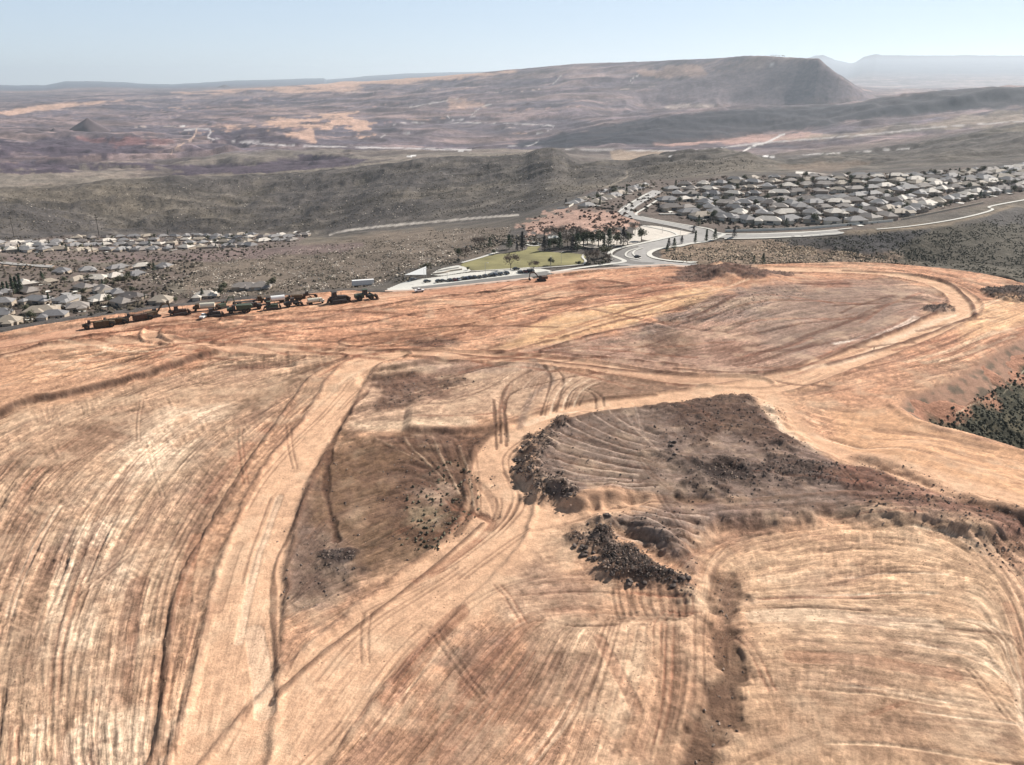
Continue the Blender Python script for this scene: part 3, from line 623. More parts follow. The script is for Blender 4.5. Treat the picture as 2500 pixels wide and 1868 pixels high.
# lower fields
area([(1700, 1330), (1850, 1290), (2200, 1268), (2350, 1290), (2470, 1430), (2560, 1600), (2560, 2040), (1600, 2040), (1720, 1700), (1760, 1450)], col(.47, .325, .20), .75, 6, nz=4, xst=.6, stk=.75)
area([(1800, 1480), (2050, 1460), (2250, 1500), (2400, 1540), (2350, 1640), (2100, 1600), (1850, 1560)], PALE, .4, 10, nz=8)
area([(1960, 1560), (2200, 1580), (2340, 1620), (2300, 1760), (2150, 1830), (1950, 1800)], BRN, .38, 12, nz=10)
area([(2350, 1560), (2450, 1600), (2440, 1750), (2330, 1720)], PALE, .45, 8, nz=6)
area([(1200, 1480), (1450, 1470), (1680, 1500), (1740, 1600), (1600, 1700), (1480, 1900), (1380, 1900), (1420, 1650)], PALE, .5, 8, nz=5)
area([(1080, 1540), (1200, 1520), (1280, 1560), (1200, 1600), (1100, 1600)], GRY, .5, 4, nz=4)
area([(1180, 1600), (1340, 1560), (1380, 1640), (1300, 1760), (1180, 1860), (1050, 1860), (1100, 1750)], BRN, .42, 6, nz=6)
area([(1250, 1420), (1400, 1400), (1500, 1450), (1420, 1480), (1280, 1480)], col(.34, .23, .16), .5, 5, nz=4)
area([(1620, 1580), (1680, 1620), (1680, 1730), (1630, 1740), (1600, 1660)], BRN, .45, 4, nz=4)
# upper fields
area([(1280, 860), (1500, 800), (1700, 755), (1850, 700), (2150, 680), (2300, 720), (2290, 770), (2150, 830), (2000, 890), (1850, 915), (1600, 900), (1400, 880)], col(.33, .225, .165), .8, 6, nz=4)
area([(1800, 760), (2000, 710), (2180, 700), (2240, 740), (2180, 790), (2000, 850), (1960, 880), (1880, 850), (1850, 800)], col(.27, .20, .15), .75, 7, nz=3, stk=.7)
area([(1620, 760), (1760, 725), (1960, 700), (1900, 740), (1760, 790), (1560, 830), (1540, 800)], GRY, .65, 5, nz=6, rough=.3)
area([(1540, 830), (1760, 780), (1650, 840), (1620, 880), (1520, 870)], BRN, .5, 5, nz=6, rough=.2)
area([(1010, 830), (1100, 822), (1160, 840), (1080, 852), (1000, 848)], BRN, .6, 3, nz=3, rough=.3)
area([(1350, 770), (1500, 745), (1740, 700), (1700, 735), (1500, 800), (1280, 850), (1180, 856)], col(.56, .37, .20), .8, 4, nz=2, stk=.5)
area([(840, 850), (900, 815), (1100, 785), (1300, 750), (1200, 800), (1000, 830)], col(.44, .26, .15), .6, 4, nz=3)
area([(1660, 655), (1720, 640), (1850, 650), (1940, 680), (1700, 690), (1640, 672)], col(.17, .10, .075), .9, 4, nz=4, rough=.5)
area([(1400, 690), (1600, 680), (1660, 700), (1560, 730), (1380, 730)], RED, .55, 5, nz=5)
area([(1960, 690), (2060, 686), (2070, 700), (1970, 702)], RED, .7, 3, nz=1)
area([(2260, 745), (2320, 742), (2330, 758), (2270, 768), (2240, 758)], DRK, .8, 2, rough=.9, nz=2, h=.8)
area([(2400, 705), (2470, 702), (2620, 712), (2620, 742), (2480, 735), (2420, 718)], DRK, .95, 2, rough=1, nz=2.5, h=1.4)
area([(2350, 790), (2400, 745), (2480, 725), (2600, 740), (2560, 780), (2440, 810), (2330, 850)], col(.58, .38, .21), .7, 5, nz=3, stk=.6)
area([(2000, 960), (2150, 890), (2350, 850), (2190, 960), (2150, 985), (2020, 1000)], ORG, .6, 6, nz=2)
area([(2020, 1000), (2200, 1000), (2300, 1050), (2500, 1105), (2800, 1190), (2800, 1420), (2520, 1300), (2250, 1200), (2080, 1110), (2020, 1060)], col(.52, .32, .18), .85, 4, nz=1.5, stk=.5)
# --- steps between levels (the higher side is on the left of the line)
step([(560, 852), (470, 880), (300, 935), (160, 965), (60, 985), (-60, 1060), (-300, 1200)][::-1], 2.4, 2.6, col(.14, .085, .06), .85, .2)  # dark band paints the shade of the bank into its soil
step([(2060, 1105), (2200, 1170), (2350, 1240), (2550, 1330), (2800, 1440)], 3.0, 6, RED, .8, .3)
step([(1140, 870), (1000, 900), (890, 915), (870, 955)][::-1], 1.4, 3, DKB, .5)
step([(980, 1056), (1100, 1052), (1260, 1040)], 1.5, 4, DKB, .6)
# --- haul roads and lanes
KW = dict(stk=.26, nz=.35)
line([(-300, 925), (0, 868), (200, 842), (380, 832), (480, 848), (700, 857), (900, 866), (1200, 872), (1450, 895), (1650, 925), (1850, 932)], 11, col(.50, .32, .20), .9, 1.5, h=-.35, berm=.55, **KW)
line([(400, 840), (370, 825), (372, 808), (400, 795), (520, 785)], 7, col(.50, .32, .20), .8, 1.2, h=-.25, berm=.5, **KW)
line([(500, 2000), (540, 1850), (578, 1640), (608, 1450), (640, 1310), (682, 1190), (735, 1100), (790, 1030), (842, 945), (890, 893), (965, 871)], 16, RD, .95, 1.5, h=-.3, berm=.35, w1=13, **KW)
line([(550, 2000), (730, 1760), (860, 1610), (1040, 1450), (1175, 1330), (1222, 1230), (1216, 1140), (1252, 1072), (1385, 1010), (1600, 985), (1800, 955), (1950, 920), (2100, 865), (2270, 798), (2350, 755), (2345, 720), (2260, 683), (2100, 663), (1900, 658), (1760, 662)], 20, RD, .95, 1.4, h=-.3, berm=.4, w1=13, **KW)
line([(1280, 1080), (1262, 1160), (1290, 1230), (1260, 1330), (1120, 1480)], 13, RD, .75, 2.5, **KW)
line([(1270, 1290), (1330, 1270), (1430, 1262), (1560, 1250)], 12, RD, .8, 2, **KW)
line([(1870, 965), (1930, 1040), (2040, 1105), (2250, 1185), (2550, 1290), (2800, 1390)], 13, RD, .85, 2, w1=16, **KW)
line([(1870, 1000), (1900, 1050), (1990, 1110)], 3.5, CREAM, .6, 1.5)
line([(1960, 900), (2100, 870), (2210, 812), (2330, 765)], 4, CREAM, .5, 1.5)
line([(2040, 838), (2140, 815), (2240, 775)], 3.5, col(.72, .64, .52), .8, 1.2)
line([(2090, 840), (2170, 805), (2260, 765)], 1.6, BRN, .6, .6, h=-.3)
line([(-300, 885), (0, 845), (300, 790), (600, 752), (900, 724), (1200, 696), (1400, 684)], 16, col(.50, .30, .19), .75, 3, **KW)
DKR = col(.15, .07, .045)
line([(-300, 905), (0, 852), (120, 832), (260, 818), (420, 842)], 2.0, DKR, .7, .8, h=.4)
line([(950, 845), (1010, 826), (1090, 818), (1180, 800), (1290, 790), (1330, 772)], 2.0, DKR, .7, .8, h=.4, nz=1)
line([(1180, 855), (1230, 862), (1330, 835), (1480, 790), (1600, 765), (1720, 752)], 1.8, DKR, .7, .8, h=.4, nz=1)
line([(1420, 705), (1560, 700), (1660, 688)], 3.0, DKR, .7, 1.2, h=.6, nz=1.5)
line([(1400, 690), (1470, 686), (1540, 698)], 2.5, DKR, .7, 1.2, h=.6, nz=1.5)
line([(1960, 695), (2070, 692)], 4, DKR, .8, 1.5, nz=1.0)
line([(600, 800), (760, 785), (860, 760), (960, 752)], 1.6, DKR, .6, .8, h=.3, nz=1)
line([(100, 890), (170, 868), (280, 858), (330, 880), (260, 905), (160, 912)], 1.2, BRN, .5, .6)
line([(60, 900), (150, 862), (320, 850), (400, 870), (300, 915), (150, 930)], 1.2, BRN, .5, .6)
area([(1020, 832), (1100, 822), (1150, 838), (1080, 850), (1010, 846)], DKB, .7, 3, nz=2)
area([(1560, 845), (1660, 820), (1760, 800), (1700, 835), (1650, 872), (1570, 872)], BRN, .6, 4, nz=3)
area([(900, 690), (1200, 685), (1330, 672), (1420, 676), (1300, 705), (1000, 735)], col(.46, .245, .15), .6, 5, nz=3)
line([(0, 868), (250, 815), (600, 778), (850, 757), (1100, 722), (1300, 702)], 2.2, DKR, .85, .8, h=.6, nz=1.0)
line([(520, 840), (640, 820), (850, 795), (1050, 757), (1250, 735), (1500, 722)], 1.8, DKR, .8, .7, h=.5, nz=1.0)
line([(1000, 845), (900, 845), (832, 838), (850, 822), (950, 806), (1140, 790), (1290, 752), (1420, 740)], 1.4, DKR, .85, .7, h=.5, nz=.6)
line([(1700, 895), (1500, 875), (1335, 862), (1340, 850), (1450, 815), (1560, 795), (1700, 770), (1800, 722)], 1.8, DKR, .85, .7, h=.6, nz=.8)
line([(1700, 915), (1500, 900), (1300, 878), (1050, 862), (900, 858)], 1.8, DKR, .8, .7, h=.4)
line([(1650, 900), (1800, 912), (1950, 900), (2050, 860), (2200, 800), (2330, 745)], 2.0, DKR, .8, .8, h=.5)
line([(2380, 775), (2370, 735), (2310, 688), (2200, 668), (2060, 660)], 2.2, DKR, .85, .9, h=1.0)
line([(2020, 890), (2200, 835), (2380, 770)], 2.2, DKR, .8, .8, h=.7)
line([(700, 858), (820, 862), (850, 873), (838, 888), (760, 930), (680, 1025), (570, 1190), (500, 1310), (440, 1430), (412, 1560), (400, 1700), (392, 1800), (350, 1900), (320, 2000)], 1.5, BRN, .75, .45, h=.55, nz=.35)  # low furrow berm, its shadow painted as a brown line
line([(898, 955), (830, 1036), (800, 1125), (794, 1195), (812, 1270), (822, 1315)], 1.7, DKB, .7, .6, h=-.45, nz=.6)
line([(800, 1100), (757, 1184), (707, 1303), (674, 1375), (668, 1480), (678, 1640)], 1.0, DKB, .6, .4, h=.3, nz=.3)
line([(670, 1710), (780, 1600), (950, 1470), (1080, 1370), (1180, 1280)], 1.2, BRN, .8, .4, h=.5, nz=.2)
line([(1120, 1300), (1160, 1230), (1150, 1130), (1205, 1055), (1370, 990), (1600, 965)], 1.6, DKB, .6, .6, h=.5)
line([(1762, 1420), (1785, 1480), (1770, 1560), (1790, 1640), (1760, 1730), (1700, 1830), (1640, 1960)], 6, DKB, .7, 2, h=-1.0, nz=2.4, rough=.14, w1=7)
line([(1660, 1250), (1900, 1235), (2200, 1215)], 2.0, BRN, .6, .8, h=.4)
line([(1300, 880), (1350, 930), (1300, 965), (1270, 1040)], 2.6, GRY, .5, .8)
for pts in ([(1320, 890), (1345, 920), (1330, 980), (1320, 1010)], [(1345, 890), (1375, 925), (1360, 985), (1350, 1000)], [(1295, 905), (1240, 940), (1222, 985), (1222, 1075)], [(1480, 905), (1350, 930), (1250, 960), (1232, 1000), (1240, 1070)],
            [(1420, 950), (1450, 965), (1455, 1000)], [(1380, 995), (1390, 960), (1420, 945), (1465, 965), (1475, 990)], [(1205, 980), (1212, 1090)], [(1228, 980), (1236, 1082)]):
    line(pts, 1.0, DKB, .65, .35, h=-.25, nz=.2)
for i, (a, b) in enumerate([((1300, 1100), (1560, 1165)), ((1292, 1125), (1550, 1178)), ((1298, 1150), (1540, 1190)), ((1318, 1080), (1570, 1150)), ((1340, 1062), (1580, 1140)), ((1370, 1045), (1590, 1130)), ((1400, 1035), (1595, 1110)), ((1440, 1022), (1600, 1095)), ((1480, 1015), (1605, 1080)),
                            ((1520, 1012), (1612, 1120)), ((1545, 1010), (1600, 1120)), ((1330, 1185), (1560, 1200)), ((1360, 1205), (1600, 1208)), ((1500, 1290), (1690, 1330)), ((1520, 1275), (1700, 1312)), ((1540, 1262), (1710, 1296)), ((1560, 1250), (1720, 1280)), ((1490, 1305), (1680, 1348))]):
    m_ = ((a[0]+b[0])/2-8, (a[1]+b[1])/2+6)
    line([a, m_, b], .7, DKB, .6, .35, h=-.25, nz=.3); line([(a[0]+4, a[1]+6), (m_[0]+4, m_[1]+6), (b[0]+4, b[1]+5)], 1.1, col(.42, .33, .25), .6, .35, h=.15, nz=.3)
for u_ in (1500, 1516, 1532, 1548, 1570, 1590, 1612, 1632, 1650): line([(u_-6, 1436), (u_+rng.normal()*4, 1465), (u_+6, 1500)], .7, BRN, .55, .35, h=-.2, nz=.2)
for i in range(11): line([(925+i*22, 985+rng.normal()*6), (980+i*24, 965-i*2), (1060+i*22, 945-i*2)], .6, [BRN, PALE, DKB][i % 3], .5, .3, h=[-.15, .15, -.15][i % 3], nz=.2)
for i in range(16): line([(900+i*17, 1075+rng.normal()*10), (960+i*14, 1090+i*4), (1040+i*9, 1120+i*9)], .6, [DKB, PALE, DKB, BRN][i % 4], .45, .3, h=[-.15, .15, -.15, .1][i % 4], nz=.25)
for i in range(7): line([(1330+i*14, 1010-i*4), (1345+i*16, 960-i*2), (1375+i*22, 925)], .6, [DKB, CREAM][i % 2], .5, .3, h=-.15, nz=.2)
for k in range(450):     # single machine passes: paired ruts following the track direction
    u0 = rng.uniform(-100, 2600); v0 = rng.uniform(700, 1950)
    if k >= 310: u0 = rng.uniform(0, 2450); v0 = rng.uniform(705, 930)
    wd_ = .55 if rng.random() < .7 else rng.uniform(1.5, 4.5)
    pts = [(u0, v0)]; u, v = u0, v0; pd = None; dev = rng.normal()*(.55 if k < 310 else .15) if k > 240 else 0.0; L_ = int(rng.integers(5, 13)) if k <= 240 else int(rng.integers(3, 6)) if k < 310 else int(rng.integers(8, 20))
    if k >= 310: wd_ = rng.uniform(1.0, 3.2)
    for q in range(L_):
        j = int(np.clip((u-SU[0])/2.3, 0, NU_-1)); i = int(np.clip(np.searchsorted(SV, v), 0, NV_-1)); a = TH[i, j]+dev
        d = np.array([math.cos(a), math.sin(a)]);
        if pd is not None and d@pd < 0: d = -d
        pd = d; sp = 34*(v/1400); u += d[0]*sp; v += d[1]*sp
        if v < 690 or v > 2020: break
        pts.append((u, v))
    if len(pts) < 4: continue
    c = [DKB, BRN, BRN, CREAM, PALE, RED][int(rng.integers(0, 6))] if k < 310 else [RED, PALE, DKR, PALE][int(rng.integers(0, 4))]
    if c[0] > .4 and min(CA[int(np.clip(np.searchsorted(SV, b), 0, NV_-1)), int(np.clip((a-SU[0])/2.3, 0, NU_-1))].mean() for a, b in pts) < .24: continue
    off = 1.2*FPX/math.hypot(*on_plane(u0, v0))/2
    line(pts, wd_, c, .42 if wd_ < 1 else (.34 if k < 310 else .55), .3, h=-.14, nz=.15)
    if wd_ < 1: line([(a+off*2.2, b) for a, b in pts], .55, c, .4, .3, h=-.14, nz=.15)

lum = CA.mean(-1); dkm = sstep(.07, .19, lum)
# --- tracks and streaks: real furrows and the colour of turned soil
mod = np.clip(.75+1.6*fbm(AX/35, AY/35, 3, 131), .25, 1.5)*STK
cw = CW*np.where(GV < 760, .75, 1.0)
HA += mod*(S1*.09*cw + S2*.20*cw*1.2 + S3*.16*cw*1.6+np.tanh(2.5*S3)*.05)
xm = XST*np.clip(fbm(AX/18, AY/18, 3, 141)*3+.45, 0, 1)
HA += xm*(XC1*.12+XC2*.26)*cw*1.1
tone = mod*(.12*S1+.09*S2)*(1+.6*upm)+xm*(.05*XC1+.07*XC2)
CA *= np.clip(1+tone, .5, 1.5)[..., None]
mr_ = np.clip(.3+2.2*fbm(AX/28, AY/28, 3, 171), 0, 1)*np.clip(STK+.12, 0, 1); mr2 = np.clip(.35-2.2*fbm(AX/33, AY/33, 3, 173), 0, 1)*np.clip(STK+.1, 0, 1)
HA += -R1*mr_*.16*np.clip(cw*2.2, .5, 2) + R2*mr2*.16*np.clip(cw*2.2, .5, 2) - R3*mr_*.2*np.clip(cw*2.2, .5, 2)
mot = fbm(AX/1.1, AY/1.1, 3, 181)*np.clip(STK, .2, 1); CA *= np.clip(1+.42*mot, .6, 1.4)[..., None]; HA += mot*.10
bmix(CA, R1*mr_*.75, col(.19, .105, .07)); bmix(CA, R2*mr2*.65*dkm, CREAM); bmix(CA, R3*mr_*.5, col(.19, .115, .08))
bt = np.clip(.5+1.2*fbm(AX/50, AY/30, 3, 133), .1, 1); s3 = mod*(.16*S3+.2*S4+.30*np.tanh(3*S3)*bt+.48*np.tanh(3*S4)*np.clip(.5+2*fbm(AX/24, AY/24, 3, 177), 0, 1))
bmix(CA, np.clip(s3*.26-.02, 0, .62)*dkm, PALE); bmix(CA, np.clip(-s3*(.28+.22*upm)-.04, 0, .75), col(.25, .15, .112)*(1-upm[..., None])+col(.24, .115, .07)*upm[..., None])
bl = np.clip(fbm(AX/2.2, AY/2.2, 4, 151)*3.4-.35, 0, 1)*(.12+STK*.6); bmix(CA, bl*.45, col(.24, .15, .10))
bl = np.clip(fbm(AX/7, AY/7, 4, 157)*2.6-.3, 0, 1); bmix(CA, bl*.35*dkm, PALE)
# rubble
HA += RGH*(fbm(AX/1.7, AY/1.7, 4, 161)*1.1+fbm(AX/5, AY/5, 2, 162)*.7)*np.clip(CW*4, .6, 1.3)
spk = np.clip(fbm(AX/1.8, AY/1.8, 3, 163)*4, 0, 1); bmix(CA, RGH*spk*.7, DRK); bmix(CA, RGH*(1-spk)*np.clip(nc*3, 0, 1)*.5, col(.33, .27, .22))
lum = CA.mean(-1, keepdims=True); CA *= np.clip((lum/.315)**.5, .4, 1.25); lum = CA.mean(-1, keepdims=True); CA = np.clip((lum+(CA-lum)*1.03)*np.array([1.0, .955, 1.01]), .02, .8)
HA += na*1.6*sstep(0, -25, pdist)
# slight heap of spoil by the far edge, rim bank
hx, hy = on_plane(1760, 668); HA += 7.5*np.exp(-(((AX-hx)/14)**2+((AY-hy)/22)**2))*(.8+.5*nb)
hx, hy = on_plane(1850, 680); HA += 4.5*np.exp(-(((AX-hx)/16)**2+((AY-hy)/20)**2))*(.8+.5*nb)
HA += .5*np.exp(-((pdist+2.5)/1.6)**2)
HA = np.where(pdist > 0, np.minimum(HA, .3)-pdist*.55, HA)
bmix(CA, sstep(-1, 3, pdist), col(.33, .195, .135)); bmix(CA, sstep(1, 4, pdist)*np.clip(nc*4, 0, 1), col(.15, .11, .08))
def ground_a(x, y):
    u, v = project(x, y, 0.0)
    j = int(np.clip((u-SU[0])/2.3, 0, NU_-1)); i = int(np.clip(np.searchsorted(SV, v), 0, NV_-1)); return float(HA[i, j])
keep = pdist < 12
ix = np.arange(NV_*NU_).reshape(NV_, NU_)
Fa = np.stack([ix[1:, :-1], ix[1:, 1:], ix[:-1, 1:], ix[:-1, :-1]], -1).reshape(-1, 4)
kf = (keep[1:, :-1] & keep[1:, 1:] & keep[:-1, 1:] & keep[:-1, :-1]).ravel(); Fa = Fa[kf]
used = np.zeros(NV_*NU_, bool); used[Fa.ravel()] = True; remap = np.cumsum(used)-1
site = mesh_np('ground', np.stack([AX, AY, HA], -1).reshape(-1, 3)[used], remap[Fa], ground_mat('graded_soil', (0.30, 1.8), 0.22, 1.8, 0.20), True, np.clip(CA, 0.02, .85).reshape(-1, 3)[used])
tag(site, kind='structure')

# ================================================================== PARK, ROADS AND PAVED GROUND
ASPH = mat('asphalt', (.17, .16, .15), .9, var=.12, scale=.4); ASPL = mat('pale_asphalt', (.30, .285, .27), .9, var=.1, scale=.3)
CONC = mat('concrete', (.54, .52, .47), .85, var=.08, scale=.5); LAWN = mat('lawn_grass', (.20, .18, .08), .95, var=.35, scale=.05)
LINE = mat('road_paint', (.75, .74, .70), .7); PINKC = mat('pink_concrete', (.52, .38, .30), .9, var=.1, scale=.3)
def wp(pts, sm=6, lo=330.0):
    p = smooth_line(pts, sm) if sm else pts
    return [at(u, v, lo) for u, v in p]
def resample(P, st):
    out = [P[0]]; acc = 0
    for a, b in zip(P[:-1], P[1:]):
        L = math.hypot(b[0]-a[0], b[1]-a[1]); n = max(1, int(L/st))
        for k in range(1, n+1): out.append(tuple(a[i]+(b[i]-a[i])*k/n for i in range(2)))
    return out
def strip_mesh(P, wd, off=0.0, up=0.3, cols=4, thick=0.0):
    P = resample([(p[0], p[1]) for p in P], 3.0); V = []; F = []
    n = len(P)
    # smooth the path a little
    for _ in range(3): P = [P[0]]+[((P[i-1][0]+2*P[i][0]+P[i+1][0])/4, (P[i-1][1]+2*P[i][1]+P[i+1][1])/4) for i in range(1, n-1)]+[P[-1]]
    for i in range(n):
        a = P[max(0, i-1)]; b = P[min(n-1, i+1)]; dx, dy = b[0]-a[0], b[1]-a[1]; L = math.hypot(dx, dy)+1e-9; nx, ny = -dy/L, dx/L
        for j in range(cols+1):
            o = off+wd*(j/cols-.5); x = P[i][0]+nx*o; y = P[i][1]+ny*o
            V.append((x, y, ground_b(x, y)+up))
    for i in range(n-1):
        for j in range(cols):
            a = i*(cols+1)+j; F.append((a, a+1, a+cols+2, a+cols+1))
    return V, F
def strip(name, pts, wd, m, off=0.0, up=0.3, sm=6, kind='structure'):
    V, F = strip_mesh(wp(pts, sm), wd, off, up); o = mesh_np(name, V, F, m); 
    if kind: tag(o, kind=kind)
    return o
def patch(name, pts, m, up=0.25, st=0.8, sm=4):
    p = smooth_line(list(pts)+[pts[0]], sm)[:-1] if sm else pts
    P = [at(u, v)[:2] for u, v in p]; xs = [q[0] for q in P]; ys = [q[1] for q in P]
    gx = np.arange(min(xs), max(xs)+st, st); gy = np.arange(min(ys), max(ys)+st, st); X, Y = np.meshgrid(gx, gy)
    ins = inside(X+st/2, Y+st/2, P); ny, nx = X.shape; V = []; ids = -np.ones((ny, nx), int); F = []
    need = np.zeros_like(ins); need[:-1, :-1] |= ins[:-1, :-1]; need[1:, :-1] |= ins[:-1, :-1]; need[:-1, 1:] |= ins[:-1, :-1]; need[1:, 1:] |= ins[:-1, :-1]
    for i, j in zip(*np.nonzero(need)):
        ids[i, j] = len(V); V.append((X[i, j], Y[i, j], ground_b(X[i, j], Y[i, j])+up))
    for i, j in zip(*np.nonzero(ins[:-1, :-1])): F.append((ids[i, j], ids[i, j+1], ids[i+1, j+1], ids[i+1, j]))
    return tag(mesh_np(name, V, F, m), kind='structure')
patch('parking_lot', [(945, 706), (985, 690), (1010, 684), (1060, 678), (1130, 668), (1200, 661), (1262, 653), (1310, 655), (1345, 662), (1328, 671), (1280, 677), (1180, 689), (1060, 703), (960, 712)], CONC, .15)
patch('lawn', [(1124, 646), (1160, 634), (1200, 624), (1240, 618), (1282, 611), (1290, 603), (1318, 602), (1312, 611), (1340, 616), (1400, 619), (1426, 624), (1428, 634), (1415, 646), (1340, 650), (1240, 657), (1165, 661), (1135, 655)], LAWN, .2)
patch('plaza', [(1052, 672), (1070, 660), (1100, 652), (1124, 650), (1150, 662), (1120, 668), (1080, 674)], CONC, .3)
MAIN = [(1300, 676), (1400, 657), (1500, 640), (1530, 622), (1590, 602), (1650, 588), (1712, 574), (1690, 562), (1620, 548), (1560, 536), (1528, 524), (1532, 508), (1570, 488), (1598, 474)]
strip('road', [(1010, 706), (1100, 697), (1200, 685), (1300, 673), (1345, 666)], 9, ASPH, 0, .4)
patch('road', [(1490, 648), (1496, 625), (1530, 606), (1590, 592), (1660, 577), (1725, 566), (1760, 572), (1745, 584), (1690, 594), (1620, 606), (1580, 618), (1592, 632), (1640, 641), (1700, 645), (1690, 649), (1560, 650)], ASPL, .25)
patch('road', [(1497, 640), (1500, 622), (1535, 606), (1560, 602), (1540, 614), (1530, 626), (1548, 638), (1600, 643), (1560, 646)], ASPH, .35)
strip('road', [(1725, 569), (1690, 559), (1630, 547), (1570, 536), (1534, 525), (1530, 512), (1556, 494), (1590, 475), (1606, 466)], 13, ASPL, 0, .3)
strip('road', [(1745, 578), (1800, 579), (1880, 577), (1960, 573), (2050, 566)], 9, ASPL, 0, .5)
for pts, w in (([(1340, 668), (1420, 655), (1500, 645), (1525, 640), (1515, 634), (1500, 628), (1488, 623), (1500, 611), (1545, 600), (1600, 588), (1656, 575)], 3.4), ([(1768, 573), (1735, 588), (1690, 596), (1640, 604), (1600, 611), (1584, 622), (1600, 632), (1645, 639), (1700, 642)], 3.6),
               ([(1656, 575), (1640, 567), (1600, 558), (1570, 552)], 2.5), ([(1555, 527), (1553, 522), (1578, 507), (1604, 490)], 2.6), ([(1565, 530), (1620, 541), (1690, 553), (1735, 561), (1752, 570), (1800, 573), (1900, 571), (2000, 566), (2080, 558)], 2.2),
               ([(1768, 584), (1850, 583), (1950, 578), (2060, 569)], 2.0), ([(1510, 519), (1520, 512), (1545, 494), (1580, 474)], 2.0),
               ([(2140, 561), (2210, 555), (2290, 544), (2350, 533), (2400, 521), (2425, 512), (2412, 507), (2440, 500), (2500, 489), (2600, 470)], 2.2),
               ([(1128, 643), (1165, 633), (1200, 622), (1215, 617)], 2.6), ([(1285, 598), (1300, 602), (1318, 600), (1314, 595), (1295, 592), (1285, 594)], 2.0), ([(1426, 622), (1422, 630), (1430, 638), (1426, 646)], 1.6), ([(1150, 664), (1250, 658), (1345, 654), (1425, 647)], 1.4)):
    strip('pavement', pts, w, CONC, 0, .55)
for pts in ([(1565, 636), (1534, 630), (1527, 624), (1534, 615), (1555, 608)], [(1565, 632), (1552, 627), (1545, 621), (1551, 613), (1570, 607)]): strip('median', pts, 1.3, CONC, 0, .65)
strip('pavement', [(1345, 668), (1460, 660), (1560, 652), (1640, 650), (1740, 655)], 5, PINKC, 0, .6)
strip('pavement', [(940, 712), (1000, 711), (1060, 706), (1180, 693), (1300, 680)], 3, PINKC, 0, .5)
patch('pavement', [(1560, 553), (1600, 552), (1660, 563), (1690, 571), (1640, 578), (1590, 588), (1560, 582), (1545, 566)], mat('pale_gravel', (.52, .47, .41), .9, var=.12, scale=.3), .22)
patch('pavement', [(1395, 592), (1450, 580), (1520, 572), (1560, 580), (1560, 592), (1500, 602), (1440, 606)], mat('pale_gravel', (.52, .47, .41)), .2)
for pts in ([(1530, 521), (1560, 499), (1592, 479)], [(1560, 531), (1630, 545), (1700, 558)]): strip('road_marking', pts, .5, LINE, 0, .45)
# parking bay lines: one sheet
mb = MB()
for i in range(24):
    u = 1062+i*10.5; v = 693-(u-1062)*.113; x, y, z = at(u, v); x2, y2, z2 = at(u+5, v-6)
    dx = .15; mb.add([(x-dx, y, z+.32), (x+dx, y, z+.32), (x2+dx, y2, z2+.32), (x2-dx, y2, z2+.32)], [(0, 1, 2, 3)])
tag(mb.build('bay_marking', LINE), kind='structure')

# ------------------------------------------------------------------ leaves and branches
def leaves(pts, size, flat=.5, seed=0):
    """many small triangles about the given centres"""
    r = np.random.default_rng(seed); n = len(pts); P = np.asarray(pts)[:, None, :]+r.normal(size=(n, 3, 3))*np.array([1, 1, flat])*size
    return P.reshape(-1, 3), np.arange(n*3).reshape(-1, 3)
def leafmesh(name, pts, size, m, flat=.5, seed=0):
    V, F = leaves(pts, size, flat, seed); o = mesh_np(name, V, F, m, False); return o
LM = {'conifer': mat('conifer_needles', (.062, .085, .05), .8, var=.4, scale=.7), 'cone2': mat('dark_needles', (.068, .062, .062), .8, var=.35, scale=.7), 'bush': mat('evergreen_leaves', (.10, .105, .062), .8, var=.4, scale=.6),
      'bare': mat('winter_twigs', (.17, .135, .11), .9, var=.25, scale=.6), 'bark': mat('bark', (.12, .095, .075), .9, var=.2, scale=2), 'olive': mat('olive_leaves', (.105, .10, .06), .8, var=.35, scale=.6)}
